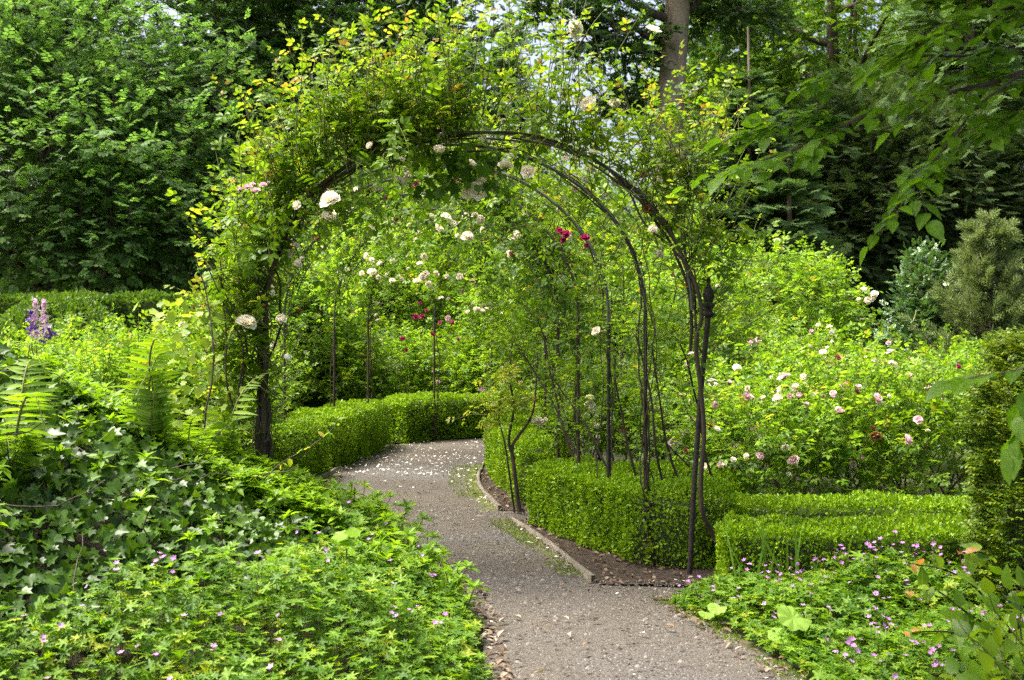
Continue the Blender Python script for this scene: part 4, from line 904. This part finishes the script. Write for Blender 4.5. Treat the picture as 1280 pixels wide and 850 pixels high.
# right patch extras
r = thing('butterbur', 'clump of big round pale leaves at the path side of the right cranesbill patch', 'plant', (1.35, 5.55, 0))
rt = t_round()
for (dx, dy, dz, s, Y, Z) in ((0, 0, .16, .22, (-.7, -.5, -.05), (-.1, -.7, .8)), (-.06, .02, .08, .17, (-.8, -.4, -.3), (-.4, -.5, .7)), (.08, -.1, .09, .16, (.2, -.9, -.3), (.2, -.6, .7)), (-.30, .45, .10, .13, (-.6, -.5, -.2), (-.2, -.5, .8)), (-.36, .52, .05, .11, (-.4, -.9, -.2), (0, -.5, .9))):
    b = MB(); p = np.array([1.35+dx, 5.55+dy, dz]); b.inst(rt, [p], [Y], [Z], [s*.72]); b.tubes(np.array([[1.38+dx*.8, 5.62+dy, 0], p]), .006, .004, 5, 1); b.build('leaf', [M['bigleaf'], M['greencane']], r, smooth=True)
r = thing('iris_clump', 'upright narrow green iris blades in front of the low hedge', 'iris', (2.15, 6.45, 0))
b = MB(); n = 16; s0 = np.c_[RNG.normal(1.52, .12, n), RNG.normal(6.4, .04, n), np.zeros(n)]; p1 = P(975, 700, 6.4)
bl = (np.array([[-.5, 0, 0], [.5, 0, 0], [.6, .35, .02], [-.6, .35, .02], [.4, .75, .0], [-.4, .75, 0], [0, 1, -.04]])*[.028, 1, 1], [(np.array([[0, 1, 2, 3], [3, 2, 4, 5]]), 0), (np.array([[5, 4, 6]]), 0)])
s0[:, 0] += p1[0]-1.52+.0; b.inst(bl, s0, RNG.normal(size=(n, 3))*.16+[0, 0, 1], rdir(n), U(n, .32, .58)); b.build('blade', M['iris'], r)
r = thing('hazel_sapling', 'thin arching sapling with orange and yellow young leaves over the right cranesbill patch', 'sapling', (2.3, 4.9, 0))
b, b2, b3 = MB(), MB(), MB()
for e in ([(1270, 800), (1220, 735), (1180, 712), (1140, 705)], [(1270, 800), (1215, 770), (1165, 735), (1130, 740)], [(1275, 790), (1240, 700), (1200, 690)], [(1275, 800), (1190, 790), (1130, 790)]):
    pa = catmull([P(a_, b_, 4.9-.1*i_) for i_, (a_, b_) in enumerate(e)], 14); b.tubes(pa, .006, .002, 5)
    i = np.r_[3:14]; q = pa[i]; d = nrm(np.gradient(pa, axis=0)[i]+rdir(11)*.8); k = (i > 11) & (pa[-1, 2] > .2)
    b2.inst(t_smooth(.25), q[~k], d[~k], nrm(RNG.normal(size=(int((~k).sum()), 3))*.3+[0, -.2, 1]), U(int((~k).sum()), .06, .10), veins=True); b3.inst(t_smooth(.25), q[k], d[k], [0, -.5, .8], U(int(k.sum()), .035, .065))
b.build('stem', M['cane'], r); b2.build('foliage', M['sapling'], r); b3.build('young_foliage', M['redleaf'], r)
def low_shrub(c, rad, n, label, mt, T, ls, L=.25, name='low_shrub', tw=.004):
    r = thing(name, label, 'shrub', (c[0], c[1], 0)); b = MB(); crown(b, c, rad, n, L, 5, T, ls, up=.05, seed=int(c[0]*10) % 17, zmin=-.3, tw=tw); b.build('foliage', [mt, M['greencane']], r)
    b = MB(); 
    for k in range(4): b.tubes(bend((c[0]+.03*k, c[1], 0), np.array(c)+RNG.normal(size=3)*np.array(rad)*.4, 7, 0, .1, k), .009, .004, 5)
    b.build('stem', M['cane'], r); return r
low_shrub((1.72, 3.72, .25), (.36, .4, .32), 90, 'low dark shrub with big soft leaves in the near corner by the path', M['rose'], t_smooth(.28), .085)
low_shrub((2.35, 4.35, .32), (.5, .45, .34), 130, 'yellow green bushy herb behind the dark corner shrub', M['herb'], t_smooth(.24), .075)

# ================================================================ rose beds
def rose_shrub(c, rad, n, label, mat='roselight', bl=0, bcol=('pink',), bs=.07, T=T_ROSEL, ls=.125, L=.4, group='shrub roses in the rose beds', seed=0, young=0.12, amp=.18, front=None, sites=()):
    root = thing('rose_shrub', label, 'rose bush', (c[0], c[1], 0), group); b = MB(); c3 = (c[0], c[1], c[2])
    pa = crown(b, c3, rad, n, L, 6, T, ls, up=.06, upd=.5, seed=seed, amp=amp, zmin=-.55, tw=.004, front=front); b.build('foliage', [M[mat], M['greencane']], root)
    # young tips on the outer shoots
    i = RNG.choice(len(pa), max(8, int(len(pa)*young)), False); q, ld, ln, rel = leaves_on(pa[i], 4); b = MB(); b.inst(T, q+[0, 0, .03], ld, ln, ls*.8*U(len(q), .6, 1.1)); b.build('young_foliage', [M['roseyoung'], M['greencane']], root)
    for k in range(7):
        a = np.array([c[0], c[1], 0])+RNG.normal(size=3)*[.12, .12, 0]; b = MB(); b.tubes(bend(a, np.array(c3)+RNG.normal(size=3)*np.array(rad)*[.5, .5, .4]+[0, 0, .1], 9, 0, .06, k+seed), .011, .005, 5); b.build('stem', M['cane'], root)
    if bl:
        tips = pa[:, -1]; rel = tips-np.array(c3); ok = np.where((rel[:, 1] < .35*rad[1]) & (rel[:, 2] > -.35*rad[2]) & (np.linalg.norm(rel/np.array(rad), axis=1) > .95))[0]
        cl = RNG.choice(ok, min(len(ok), max(1, bl//2)), False)
        for j in range(bl):
            p = tips[cl[j % len(cl)]]+RNG.normal(size=3)*.05; bloom(root, p, np.array([0, -.6, .8])+RNG.normal(size=3)*.4, bs*random.choice((1, 1, .75, .6)), random.choice(tuple(bcol)*4+('brown',)))
    for p, col, s in sites: bloom(root, p, np.array([0, -.8, .5])+RNG.normal(size=3)*.25, s, col)
    return root
# right bed
rose_shrub(P(955, 560, 9.1), (.62, .6, .52), 230, 'pale pink shrub rose behind the low hedges, nearest to the iron post', 'roselight', 36, ('pink', 'white'), .085, seed=1, sites=[(P(950, 570, 8.45), 'pink', .10)])
rose_shrub(P(1055, 555, 9.2), (.70, .6, .70), 260, 'shrub rose with many pale pink blooms in the middle of the bed', 'roselight', 56, ('pink', 'white'), .085, seed=2)
rose_shrub(P(1160, 560, 9.0), (.62, .6, .55), 230, 'dark green shrub rose with spent pink heads beside the golden yew', 'rose', 14, ('pink', 'magenta', 'brown'), .045, seed=3, young=.2)
rose_shrub(P(1000, 515, 10.6), (.8, .7, .65), 260, 'tall yellow green shrub rose at the back of the right bed', 'roselight', 40, ('pink', 'white'), .08, seed=4)
rose_shrub(P(1110, 530, 10.8), (.85, .7, .55), 260, 'shrub rose with reddish spent blooms at the back of the bed', 'roselight', 30, ('pink', 'white', 'pink', 'magenta'), .065, seed=5, young=.3)
rose_shrub(P(1195, 525, 10.2), (.7, .6, .5), 220, 'shrub rose with one white cluster next to the golden yew', 'roselight', 0, ('white',), .08, seed=6, sites=[(P(1183+RNG.normal()*8, 498+RNG.normal()*7, 9.55), 'white', .075) for _ in range(7)])
rose_shrub(P(1235, 500, 12.5), (.9, .8, .4), 240, 'light green shrub rose below the pine', 'roselight', 4, ('white',), .06, seed=7)
rose_shrub(P(1150, 500, 13.2), (1.0, .8, .4), 240, 'yellow tinged shrub rose before the dark glossy shrub', 'roselight', 0, ('white',), .06, seed=8)
rose_shrub(P(985, 410, 13.6), (.95, .85, .95), 620, 'huge dome shaped shrub rose with white flower clusters behind the right bed', 'roselight', 8, ('white',), .08, seed=9, T=T_ROSEL, ls=.135, sites=[(P(1085+RNG.normal()*10, 372+RNG.normal()*6, 12.8), 'white', .09) for _ in range(6)]+[(P(930+RNG.normal()*22, 398+RNG.normal()*3, 12.6), 'white', .06) for _ in range(16)])
rose_shrub(P(905, 470, 11.6), (.6, .6, .75), 200, 'leafy rose bush between the iron post and the huge dome shaped rose', 'rose', 6, ('pink',), .06, seed=10)
rose_shrub(P(880, 420, 12.4), (.6, .7, .75), 300, 'tall light green rose bush seen behind the forked bare stem', 'roselight', 3, ('white',), .07, seed=11)
rose_shrub(P(775, 450, 11.6), (.7, .6, 1.0), 300, 'yellow green rose bush seen between the thin posts', 'roselight', 5, ('white', 'pink'), .07, seed=12, young=.25)
rose_shrub(P(850, 540, 9.7), (.5, .5, .5), 170, 'low rose bush with a few pink buds behind the second post', 'roselight', 4, ('pink', 'magenta'), .06, seed=13)
rose_shrub(P(745, 525, 9.9), (.4, .45, .45), 150, 'bushy white rose with a dense cluster of double blooms behind the posts', 'rose', 0, ('white',), .07, seed=14, sites=[(P(742+RNG.normal()*8, 512+RNG.normal()*9, 9.5), 'white', .07) for _ in range(12)]+[(P(675+RNG.normal()*6, 525+RNG.normal()*5, 9.5), 'white', .07) for _ in range(5)]+[(P(x_, y_, 9.4), 'magenta', .05) for x_, y_ in ((786, 546), (780, 540), (765, 537))])
rose_shrub(P(690, 470, 12.2), (.6, .6, .9), 240, 'dark green rose bush filling the gap behind the fifth arch', 'rose', 5, ('white', 'magenta'), .07, seed=15)
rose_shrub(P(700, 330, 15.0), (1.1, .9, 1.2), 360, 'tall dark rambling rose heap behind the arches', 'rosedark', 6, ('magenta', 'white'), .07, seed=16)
rose_shrub(P(800, 320, 16.0), (1.2, .9, 1.3), 360, 'tall yellow green rambling rose heap behind the posts', 'roselight', 5, ('white',), .08, seed=17, young=.25)
# behind the long hedge
for k, (px, py, D, rx, rz, mt, nb_, col, lab) in enumerate(((430, 470, 17.6, .8, .75, 'rose', 8, ('white', 'pink'), 'dense rose bush at the left end of the long closing hedge'), (500, 478, 18.4, .8, .7, 'roselight', 14, ('white', 'pink'), 'shrub rose with cream and pink blooms behind the middle of the closing hedge'),
        (565, 475, 18.6, .8, .7, 'rose', 8, ('pink', 'magenta'), 'rose bush with pink blooms behind the closing hedge'), (620, 480, 18.2, .7, .7, 'roselight', 6, ('white', 'pink'), 'light rose bush at the far bend of the path'), (470, 380, 21, 1.5, 1.5, 'roselight', 6, ('white',), 'tall pale rambling rose far behind the closing hedge'),
        (600, 370, 21.5, 1.6, 1.6, 'rose', 6, ('white', 'pink'), 'tall dark rambling rose far behind the bend'), (365, 400, 17.5, 1.0, 1.1, 'roselight', 5, ('white',), 'tall bright rose bush between the left arch feet'), (535, 330, 24, 2.0, 2.0, 'roselight', 0, ('white',), 'large green shrub closing the view through the arches'), (660, 400, 18.5, 1.0, 1.3, 'roselight', 4, ('white',), 'yellow green rose bush behind the row of posts'))):
    rose_shrub(P(px, py, D), (rx, .8, rz), 320 if rz < 1.2 else 520, lab, mt, nb_, col, .09, seed=20+k, ls=.155, L=.5)
# left bed
for k, (px, py, D, rx, rz, nb_, lab) in enumerate(((90, 515, 9.6, .8, .45, 0, 'bright yellow green rose bush behind the top of the ivy bank'), (170, 515, 10.0, .75, .5, 0, 'yellow green rose bush with upright shoots below the yew hedge'), (245, 510, 10.2, .6, .5, 5, 'rose bush with mauve pink blooms beside the vine covered arch foot'), (130, 475, 12.2, .9, .45, 0, 'pale rose bush in front of the yew hedge'), (230, 475, 12.4, .9, .45, 4, 'pale rose bush with a few pink flowers in front of the yew hedge'),
        (20, 500, 11.0, .8, .5, 0, 'light green rose bush before the clipped yew mound'), (255, 500, 12.6, .7, .55, 4, 'rose bush behind the bundled stems of the nearest arch'), (285, 455, 14.5, .9, .8, 3, 'tall leafy rose bush behind the nearest arch foot'))):
    rose_shrub(P(px, py, D), (rx, .6, rz), 260, lab, 'roselight', nb_, ('pink',), .07, seed=40+k, ls=.125, L=.4, young=.2)
r = thing('tall_shoot', 'single straight leafy shoot rising above the left rose bed', 'shoot', (*P(173, 480, 8.2)[:2], 0)); b = MB()
pa = bend(P(172, 560, 8.2), P(173, 388, 8.2), 16, 0, .02, 3)[None]; b.tubes(pa, .006, .002, 5, 1); q, ld, ln, rel = leaves_on(pa, 10, .9); b.inst(T_ROSE, q, ld, ln, .09); b.build('foliage', [M['roselight'], M['greencane']], r)
# ================================================================ trees
def tree(name, label, base, height, crown_c, rad, n, L, T, ls, mat, cat='tree', bark='bark', r0=.2, flat=True, amp=.25, nf=2.4, seed=0, K=6, limbs=9, group=None, zmin=-.8, shell=(.5, 1.0), up=.0, outw=.9, upd=.15, tw=.008, extra=(), keep=1.0, front=None, lean=(0, 0), droop=0.0):
    root = thing(name, label, cat, base, group); base = np.asarray(base, float); cc = np.asarray(crown_c, float)
    top = np.array([cc[0]+lean[0], cc[1]+lean[1], height])
    b = MB(); tp = bend(base-[0, 0, .05], top, 16, 0, .015, seed+1); b.tubes(tp, r0, r0*.22, 10)
    b.build('trunk', M[bark], root, smooth=True)
    for k in range(limbs):
        a = tp[3+(k*11) % 10]; d = rdir(1)[0]; e = cc+d*np.asarray(rad)*.8
        lb = MB(); lb.tubes(bend(a, e, 10, -.1*np.linalg.norm(e-a)*.3, .06, k+seed), r0*.32, r0*.06, 6); lb.build('limb', M[bark], root, smooth=True)
    b = MB()
    for c_, r_, n_ in [(cc, rad, n)]+list(extra):
        crown(b, c_, r_, n_, L, K, T, ls, up=up, outw=outw, upd=upd, flat=flat, shell=shell, amp=amp, nf=nf, seed=seed, zmin=zmin, tw=tw, upn=1.0, keep=keep, front=front, droop=droop)
    b.build('crown', [M[mat], M[bark]], root)
    return root
T_HORN = t_twig(7, t_oval(.31, .07, .12), .42)
T_FAR = t_twig(9, t_rhomb(.34, .08, .12), .42)
# big hornbeam-like tree above the yew hedge
c1 = P(60, 225, 21)
tree('broadleaf_tree', 'big bright green broadleaf tree with layered sprays above the yew hedge', (c1[0], c1[1]+.5, 0), 6.5, c1, (3.3, 2.6, 2.0), 950, 1.0, T_HORN, .30, 'horn', r0=.28, seed=3, amp=.30, nf=3.2, extra=[(P(-60, 120, 21), (2.4, 2, 1.4), 420), (P(40, 70, 22), (2.8, 2, 1.5), 380), (P(210, 130, 22.5), (1.9, 1.6, 1.3), 260), (P(150, 300, 20.5), (1.9, 1.8, 1.3), 420)], droop=.06)
c2 = P(130, 30, 26)
tree('broadleaf_tree', 'tall dark broadleaf tree with small sky gaps rising behind the bright one', (c2[0], c2[1], 0), 10.5, c2, (4.6, 3, 3.6), 1300, 1.3, T_FAR, .30, 'midtree', r0=.35, seed=5, amp=.35, nf=3.0, extra=[(P(-40, -60, 25), (3.5, 2.5, 2.5), 500)])
c3 = P(420, 100, 27)
tree('broadleaf_tree', 'dark shady tree behind the left shoulder of the rose arch', (c3[0], c3[1], 0), 11, c3, (3.9, 3, 3.9), 1300, 1.2, T_FAR, .32, 'darktree', r0=.32, seed=7, amp=.3, nf=3, extra=[(P(300, 230, 25), (3.0, 2.2, 2.4), 700), (P(480, -10, 28), (1.9, 2, 1.8), 330)])
# tall trunk right of the arch
tr1 = thing('tall_tree', 'tall brown beech trunk with a knot, rising behind the right shoulder of the arch', 'tree', (*P(832, 300, 24)[:2], 0))
b = MB(); tp = catmull([(*P(826, 300, 24)[:2], -.1), P(830, 300, 24), P(838, 130, 24), P(846, 20, 24), P(852, -120, 24), P(850, -300, 24)], 30)
b.tubes(tp, np.linspace(.34, .18, 30)[None]*(1+.04*noise(tp, 1.5, 50))[None], None, 14); b.build('trunk', M['trunkbark'], tr1, smooth=True)
b = MB(); th = np.linspace(0, 2*np.pi, 15); kc = P(838, 80, 23.72); b.tubes(kc+np.c_[.10*np.cos(th), 0*th+.02, .09*np.sin(th)], .025, .025, 6); b.build('knot', M['trunkbark'], tr1, smooth=True)
for k, (a_, e_, r_) in enumerate((((846, 30), (700, -30), .1), ((842, 60), (745, 25), .075), ((842, 70), (700, 60), .06), ((840, 90), (770, 80), .04), ((848, 20), (930, -20), .08), ((850, -40), (640, -80), .1))):
    b = MB(); b.tubes(bend(P(*a_, 24), P(*e_, 23.5+.3*k), 12, -.2, .06, k+3), r_, r_*.3, 7); b.build('limb', M['bark'], tr1, smooth=True)
b = MB()
for c_, r_, n_ in ((P(760, 50, 24), (1.35, 1.3, .75), 130), (P(780, 130, 24.5), (.9, 1, .5), 70), (P(700, 10, 24), (1.0, 1, .4), 55), (P(900, 10, 25), (1.7, 1.4, .9), 190), (P(800, -60, 24), (2.6, 2, .8), 220)):
    crown(b, c_, r_, n_, .9, 6, T_FAR, .27, up=0, outw=.8, upd=.1, flat=True, seed=8, amp=.3, upn=1.0, tw=.012, shell=(.1, 1))
b.build('crown', [M['darktree'], M['bark']], tr1)
# thin conifer silhouette in the sky gap
c = P(642, 140, 30); r = thing('conifer', 'thin young conifer standing against the white sky gap', 'conifer', (c[0], c[1], 0)); b = MB(); b.tubes(bend((c[0], c[1], 0), P(642, 18, 30), 10, 0, .01), .1, .02, 6); b.build('trunk', M['bark'], r)
b = MB(); n = 300; t = U(n)**.7; ph = U(n, 0, 6.28); rr = 1.5*(t)**.8+.05; pz = P(642, 25, 30)[2]-t*6.0; dr = np.c_[np.cos(ph), np.sin(ph), -.15+0*ph]
pa = grow(np.c_[c[0]+0*t, c[1]+0*t, pz], dr, rr*U(n, .6, 1.1), 6, .02, .1); b.tubes(pa, .012, .004, 3, 1); q, ld, ln, rel = leaves_on(pa, 1, .9, True); b.inst(T_SPRAY, q, ld, ln, .42*U(len(q), .6, 1.2)); b.build('crown', [M['redwood'], M['bark']], r)
# feathery conifer with a bare pole-like leader
def conifer(c, ztop, zbot, rmax, n, label, mat, T, ls, ntop=0, name='conifer', droop=-.2, K=7, bare=0.0, pw=.75, seed=0, flat=True, r0=.14):
    r = thing(name, label, 'conifer', (c[0], c[1], 0)); b = MB(); b.tubes(bend((c[0], c[1], -.05), (c[0], c[1], ztop+bare), 14, 0, .008, seed), r0, .02, 8); b.build('trunk', M['trunkbark'], r, smooth=True)
    b = MB(); t = U(n)**.75; tier = np.round(t*14)/14*.7+t*.3; ph = U(n, 0, 6.28); H_ = ztop-zbot; z = ztop-tier*H_; lump = 1+.25*noise(np.c_[np.cos(ph)*1.5, np.sin(ph)*1.5, z], 1.0, 60+seed)
    rr = rmax*(.06+tier**pw)*lump; dr = np.c_[np.cos(ph), np.sin(ph), droop+0*ph]
    pa = grow(np.c_[c[0]+0*t, c[1]+0*t, z]+dr*(rr*.15)[:, None], dr, rr*U(n, .65, 1.05), K, .03, .12); b.tubes(pa, .014, .004, 3, 1)
    q, ld, ln, rel = leaves_on(pa, 2, .8, flat); b.inst(T, q, ld, ln, ls*U(len(q), .6, 1.25)); b.build('crown', [M[mat], M['bark']], r); return r
conifer(P(935, 260, 22), P(935, 95, 22)[2], .3, 1.55, 900, 'feathery blue green conifer with a bare pole-like leader', 'redwood', T_SPRAY, .36, bare=.9, seed=1, pw=.6, r0=.08)
conifer(P(985, 300, 21), P(985, 190, 21)[2], .2, 1.0, 420, 'narrow dark feathery conifer beside the one with the bare leader', 'redwood', T_SPRAY, .34, seed=2, pw=.55)
# dark yews behind the right side
c6 = P(1090, 270, 25)
tree('yew_tree', 'broad black-green yew with drooping sprays behind the pine', (c6[0], c6[1], 0), 6.2, c6, (2.9, 2.2, 2.4), 2400, .9, T_SPRAY, .30, 'darkyew', r0=.3, seed=11, amp=.28, nf=3, extra=[(P(1020, 340, 24.5), (1.4, 1.2, 1.3), 700), (P(1230, 260, 26), (2.2, 2, 2.2), 1100)], droop=.08)
tree('broadleaf_tree', 'spreading oak with light gaps above the dark yews', (*P(1060, 400, 31)[:2], 0), 12, P(1040, 40, 31), (4.2, 3, 2.6), 700, 1.3, T_FAR, .34, 'oak', r0=.35, seed=12, amp=.35, nf=3, extra=[(P(900, 80, 31), (2.2, 2, 2.2), 300), (P(1160, 90, 31), (2.4, 2, 2.0), 260)], limbs=12)
conifer(P(1215, 200, 27), P(1215, -140, 27)[2], 2.0, 3.6, 1100, 'tall light green cedar with hanging branches at the upper corner', 'redwood', T_SPRAY, .4, seed=4, pw=.6, droop=-.45, r0=.3)
# holly-like glossy shrub and pine
c = P(1150, 400, 16.5); r = thing('glossy_shrub', 'dark glossy pointed evergreen shrub beside the pine', 'shrub', (c[0], c[1], 0)); b = MB()
crown(b, (c[0], c[1], .95), (.62, .6, 1.05), 420, .35, 5, T_TWIGN, .17, up=.08, upd=.4, seed=14, amp=.22, nf=4, tw=.005); crown(b, (c[0]+.1, c[1], 1.9), (.36, .36, .65), 170, .3, 5, T_TWIGN, .16, up=.1, upd=.6, seed=15, amp=.2, tw=.005); b.build('foliage', [M['holly'], M['bark']], r)
b = MB(); b.tubes(bend((c[0], c[1], 0), (c[0], c[1], 2.3), 8), .06, .02, 7); b.build('trunk', M['bark'], r)
def pine(c, ztop, rmax, n, label, seed):
    r = thing('pine', label, 'pine', (c[0], c[1], 0)); b = MB(); b.tubes(bend((c[0], c[1], 0), (c[0], c[1], ztop), 12, 0, .01, seed), .04, .01, 7); b.build('trunk', M['bark'], r, smooth=True)
    t = U(n)**.8; ph = U(n, 0, 6.28); z = ztop-.15-t*(ztop-.35); rr = rmax*(.1+.9*t**.7)*(1+.2*noise(np.c_[np.cos(ph), np.sin(ph), z], 2, 70+seed)); dr = np.c_[np.cos(ph), np.sin(ph), .15+0*ph]
    pa = grow(np.c_[c[0]+0*t, c[1]+0*t, z], dr, rr*U(n, .55, 1.05), 8, .13, .1); b = MB(); b.tubes(pa, .010, .004, 4); b.build('limb', M['cane'], r)
    q = pa[:, 2:].reshape(-1, 3); d = nrm(np.gradient(pa, axis=1)[:, 2:].reshape(-1, 3)+RNG.normal(size=q.shape)*.15*.3); b = MB(); b.inst(T_TUFT, q, d, [0, .3, 1], .17*U(len(q), .8, 1.2)); b.build('crown', [M['pine'], M['greencane']], r)
    b = MB(); b.tubes(np.array([[0, 0, 0], [.004, .002, .07], [.0, .004, .15]]), .011, .006, 5); me = b.mesh('candle', [M['pinecandle']])
    for q in pa[:, -1][U(n) < .38]:
        o = bpy.data.objects.new('candle', me); C.objects.link(o); o.parent = r; o.location = Vector([float(v) for v in q])-r.location; o.rotation_euler = (random.uniform(-.3, .3), random.uniform(-.3, .3), 0)
    return r
M['pinecandle'] = plainmat('pine_candle', (.20, .22, .08), (.30, .30, .13), .8, 20)
pine(P(1238, 420, 15.5), P(1240, 262, 15.5)[2], 1.15, 230, 'grey green young pine with pale candles in front of the dark yews', 3)
# clipped dome and golden yew, right edge
c = P(1237, 455, 13.8); r = thing('box_dome', 'light green clipped dome below the pine', 'topiary', (c[0], c[1], 0)); b = MB(); q, o, u = dome_points((c[0], c[1], .75), (.52, .5, .58), 5000, (.92, 1), .04, 2, 77, -.5); b.inst(T_BOXLEAF, q, nrm(o+[0, 0, .4]+RNG.normal(size=q.shape)*.5), o, .045*U(len(q), .6, 1.3)); b.build('foliage', M['box'], r)
b = MB(); b.tubes(bend((c[0], c[1], 0), (c[0], c[1], .9), 5), .05, .03, 6); b.build('trunk', M['bark'], r)
c = np.array([2.80, 5.85, 0]); r = thing('golden_yew', 'dense clipped yew with golden tips at the right edge beside the low hedges', 'yew', c)
b = MB(); n = 10000; z = U(n, .02, 1.42); ph = U(n, 0, 6.28); rad = (.50+.03*noise(np.c_[np.cos(ph)*2, np.sin(ph)*2, z*3], 1.5, 81)+.05*noise(np.c_[np.cos(ph)*4, np.sin(ph)*4, z*7], 2.0, 82))*(1-.25*sm(z, 1.15, 1.42))
q = np.c_[c[0]+np.cos(ph)*rad*(1-.22*U(n)**2), c[1]+np.sin(ph)*rad*(1-.22*U(n)**2), z]; k = U(n) < .12; q[k, 2] = U(int(k.sum()), 1.3, 1.45); q[k, :2] = c[:2]+(q[k, :2]-c[:2])*U(int(k.sum()))[:, None]
o = nrm(np.c_[np.cos(ph), np.sin(ph), .45+0*z]); b.inst(T_TWIG, q, nrm(o+RNG.normal(size=q.shape)*.3), nrm([0, 0, 1]+RNG.normal(size=q.shape)*.3), .075*U(n, .6, 1.3)); b.build('foliage', [M['yewgold'], M['greencane']], r)
b = MB(); b.tubes(bend((c[0], c[1], 0), (c[0], c[1], 1.3), 7), .06, .03, 7); b.build('trunk', M['bark'], r)
b = MB(); b.lathe([(.02, .0), (.34, .05), (.36, .5), (.35, 1.0), (.26, 1.22), (0, 1.25)], tuple(c), 20); b.build('inner_wood', M['boxcore'], r)
# woodland closing the horizon
proto = None
for k, (x_, y_, s_, lab) in enumerate(((-14, 34, 1.0, 'dark woodland tree far behind the yew hedge'), (-7, 38, 1.15, 'dark woodland tree far behind the bright broadleaf tree'), (-2.5, 40, .62, 'low woodland tree far behind the rose tunnel, under the sky gap'), (3.2, 38, .5, 'woodland tree far behind the beech trunk'), (8.5, 37, 1.05, 'dark woodland tree far behind the feathery conifer'), (14.5, 36, 1.1, 'dark woodland tree far behind the pine'), (20, 34, 1.1, 'dark woodland tree at the far right behind the cedar'))):
    if proto is None:
        proto = o = tree('woodland_tree', lab, (0, 0, 0), 10.5, (0, 0, 5.6), (4.6, 3.6, 4.9), 1700, 1.6, T_FAR, .42, 'darktree', r0=.35, seed=19, amp=.25, nf=3, zmin=-.95, group='woodland behind the garden')
    else: o = copy_tree(proto); o['label'] = lab
    o.location = (x_, y_, 0); o.rotation_euler.z = k*1.3; o.scale = (s_, s_, s_)
# ================================================================ overhanging beech branch, near, upper right
r = thing('beech_tree', 'beech tree beyond the frame with a crown added for shade, whose near leafy branch overhangs the upper right corner', 'tree', (4.6, 3.4, 0))
b = MB(); b.tubes(bend((4.6, 3.4, -.1), (4.5, 3.5, 6.5), 12, 0, .01), .24, .12, 12); b.build('trunk', M['trunkbark'], r, smooth=True)
for k, e in enumerate(((1.2, 4.2, 4.0), (2.6, 2.2, 4.2), (3.4, 5.6, 4.6), (1.9, 3.2, 3.6))):
    b = MB(); b.tubes(bend((4.55, 3.45, 2.6+.4*k), e, 12, -.15, .05, k), .06, .015, 7); b.build('limb', M['bark'], r, smooth=True)
b = MB(); crown(b, (1.7, 3.7, 4.0), (2.1, 1.9, .9), 900, .7, 6, T_TWIGN, .27, up=0, outw=.7, upd=0, flat=True, seed=16, shell=(.2, 1), upn=1.2, tw=.006); b.build('crown', [M['oak'], M['bark']], r)  # unseen crown above the frame, added to shade the branch and corner below
bw, bl_ = MB(), MB()
T_BL = t_smooth(.27, .07, .18)
mains = [([(1400, 20), (1280, 90), (1180, 118), (1080, 145), (1010, 180), (940, 205)], 3.7, .010), ([(1400, 60), (1290, 60), (1200, 70), (1120, 70), (1040, 95)], 3.9, .008), ([(1400, -40), (1300, 0), (1220, 20), (1160, 50)], 3.4, .008),
         ([(1280, 90), (1225, 130), (1200, 160), (1165, 205), (1140, 240)], 3.55, .005), ([(1390, 150), (1320, 130), (1270, 150), (1240, 165)], 3.6, .006), ([(1400, 30), (1320, 20), (1260, 10), (1190, -15)], 3.8, .007), ([(1080, 145), (1040, 150), (1000, 150), (965, 160)], 3.75, .004), ([(1400, 100), (1300, 100), (1240, 95), (1190, 105)], 3.8, .006)]
for e, D, r_ in mains:
    pa = catmull([P(x_, y_, D-.03*i_) for i_, (x_, y_) in enumerate(e)], 26); bw.tubes(pa, r_, r_*.3, 6)
    n = 17 if r_ != .005 else 7; i = RNG.integers(5 if r_ != .005 else 16, 26, n); d0 = nrm(np.gradient(pa, axis=0))[i]; sd = nrm(d0+np.cross(d0, [0, 0, 1.0])*RNG.choice([-1, 1], n)[:, None]*.9+RNG.normal(size=(n, 3))*.15)
    tw_ = grow(pa[i], sd, U(n, .10, .26), 6, -.03, .08); bw.tubes(tw_, .0025, .001, 4)
    q, ld, ln, rel = leaves_on(tw_, 1, .95, True, upn=1.3); bl_.inst(T_BL, q, ld-[0, 0, .12], ln, U(len(q), .045, .078), veins=True)
    q, ld, ln, rel = leaves_on(pa[None, 4::2], 1, .9, True, upn=1.3); bl_.inst(T_BL, q, ld-[0, 0, .12], ln, U(len(q), .05, .08), veins=True)
bw.build('twig', M['bark'], r, smooth=True); bl_.build('foliage', M['beech'], r)
r = thing('beech_branch', 'dark drooping beech twig hanging low before the golden yew', 'branch', P(1290, 440, 2.9)); bw, bl_ = MB(), MB()
for e, D in (([(1400, 380), (1330, 430), (1280, 460), (1225, 470), (1190, 478)], 2.9), ([(1330, 430), (1290, 480), (1270, 540), (1262, 570)], 2.95)):
    pa = catmull([P(x_, y_, D) for x_, y_ in e], 14); bw.tubes(pa, .004, .0015, 5); q, ld, ln, rel = leaves_on(pa[None], 2, .7, True, upn=1.2); bl_.inst(T_BL, q, ld-[0, 0, .25], ln, U(len(q), .06, .085), veins=True)
bw.build('twig', M['bark'], r); bl_.build('foliage', M['beech'], r)
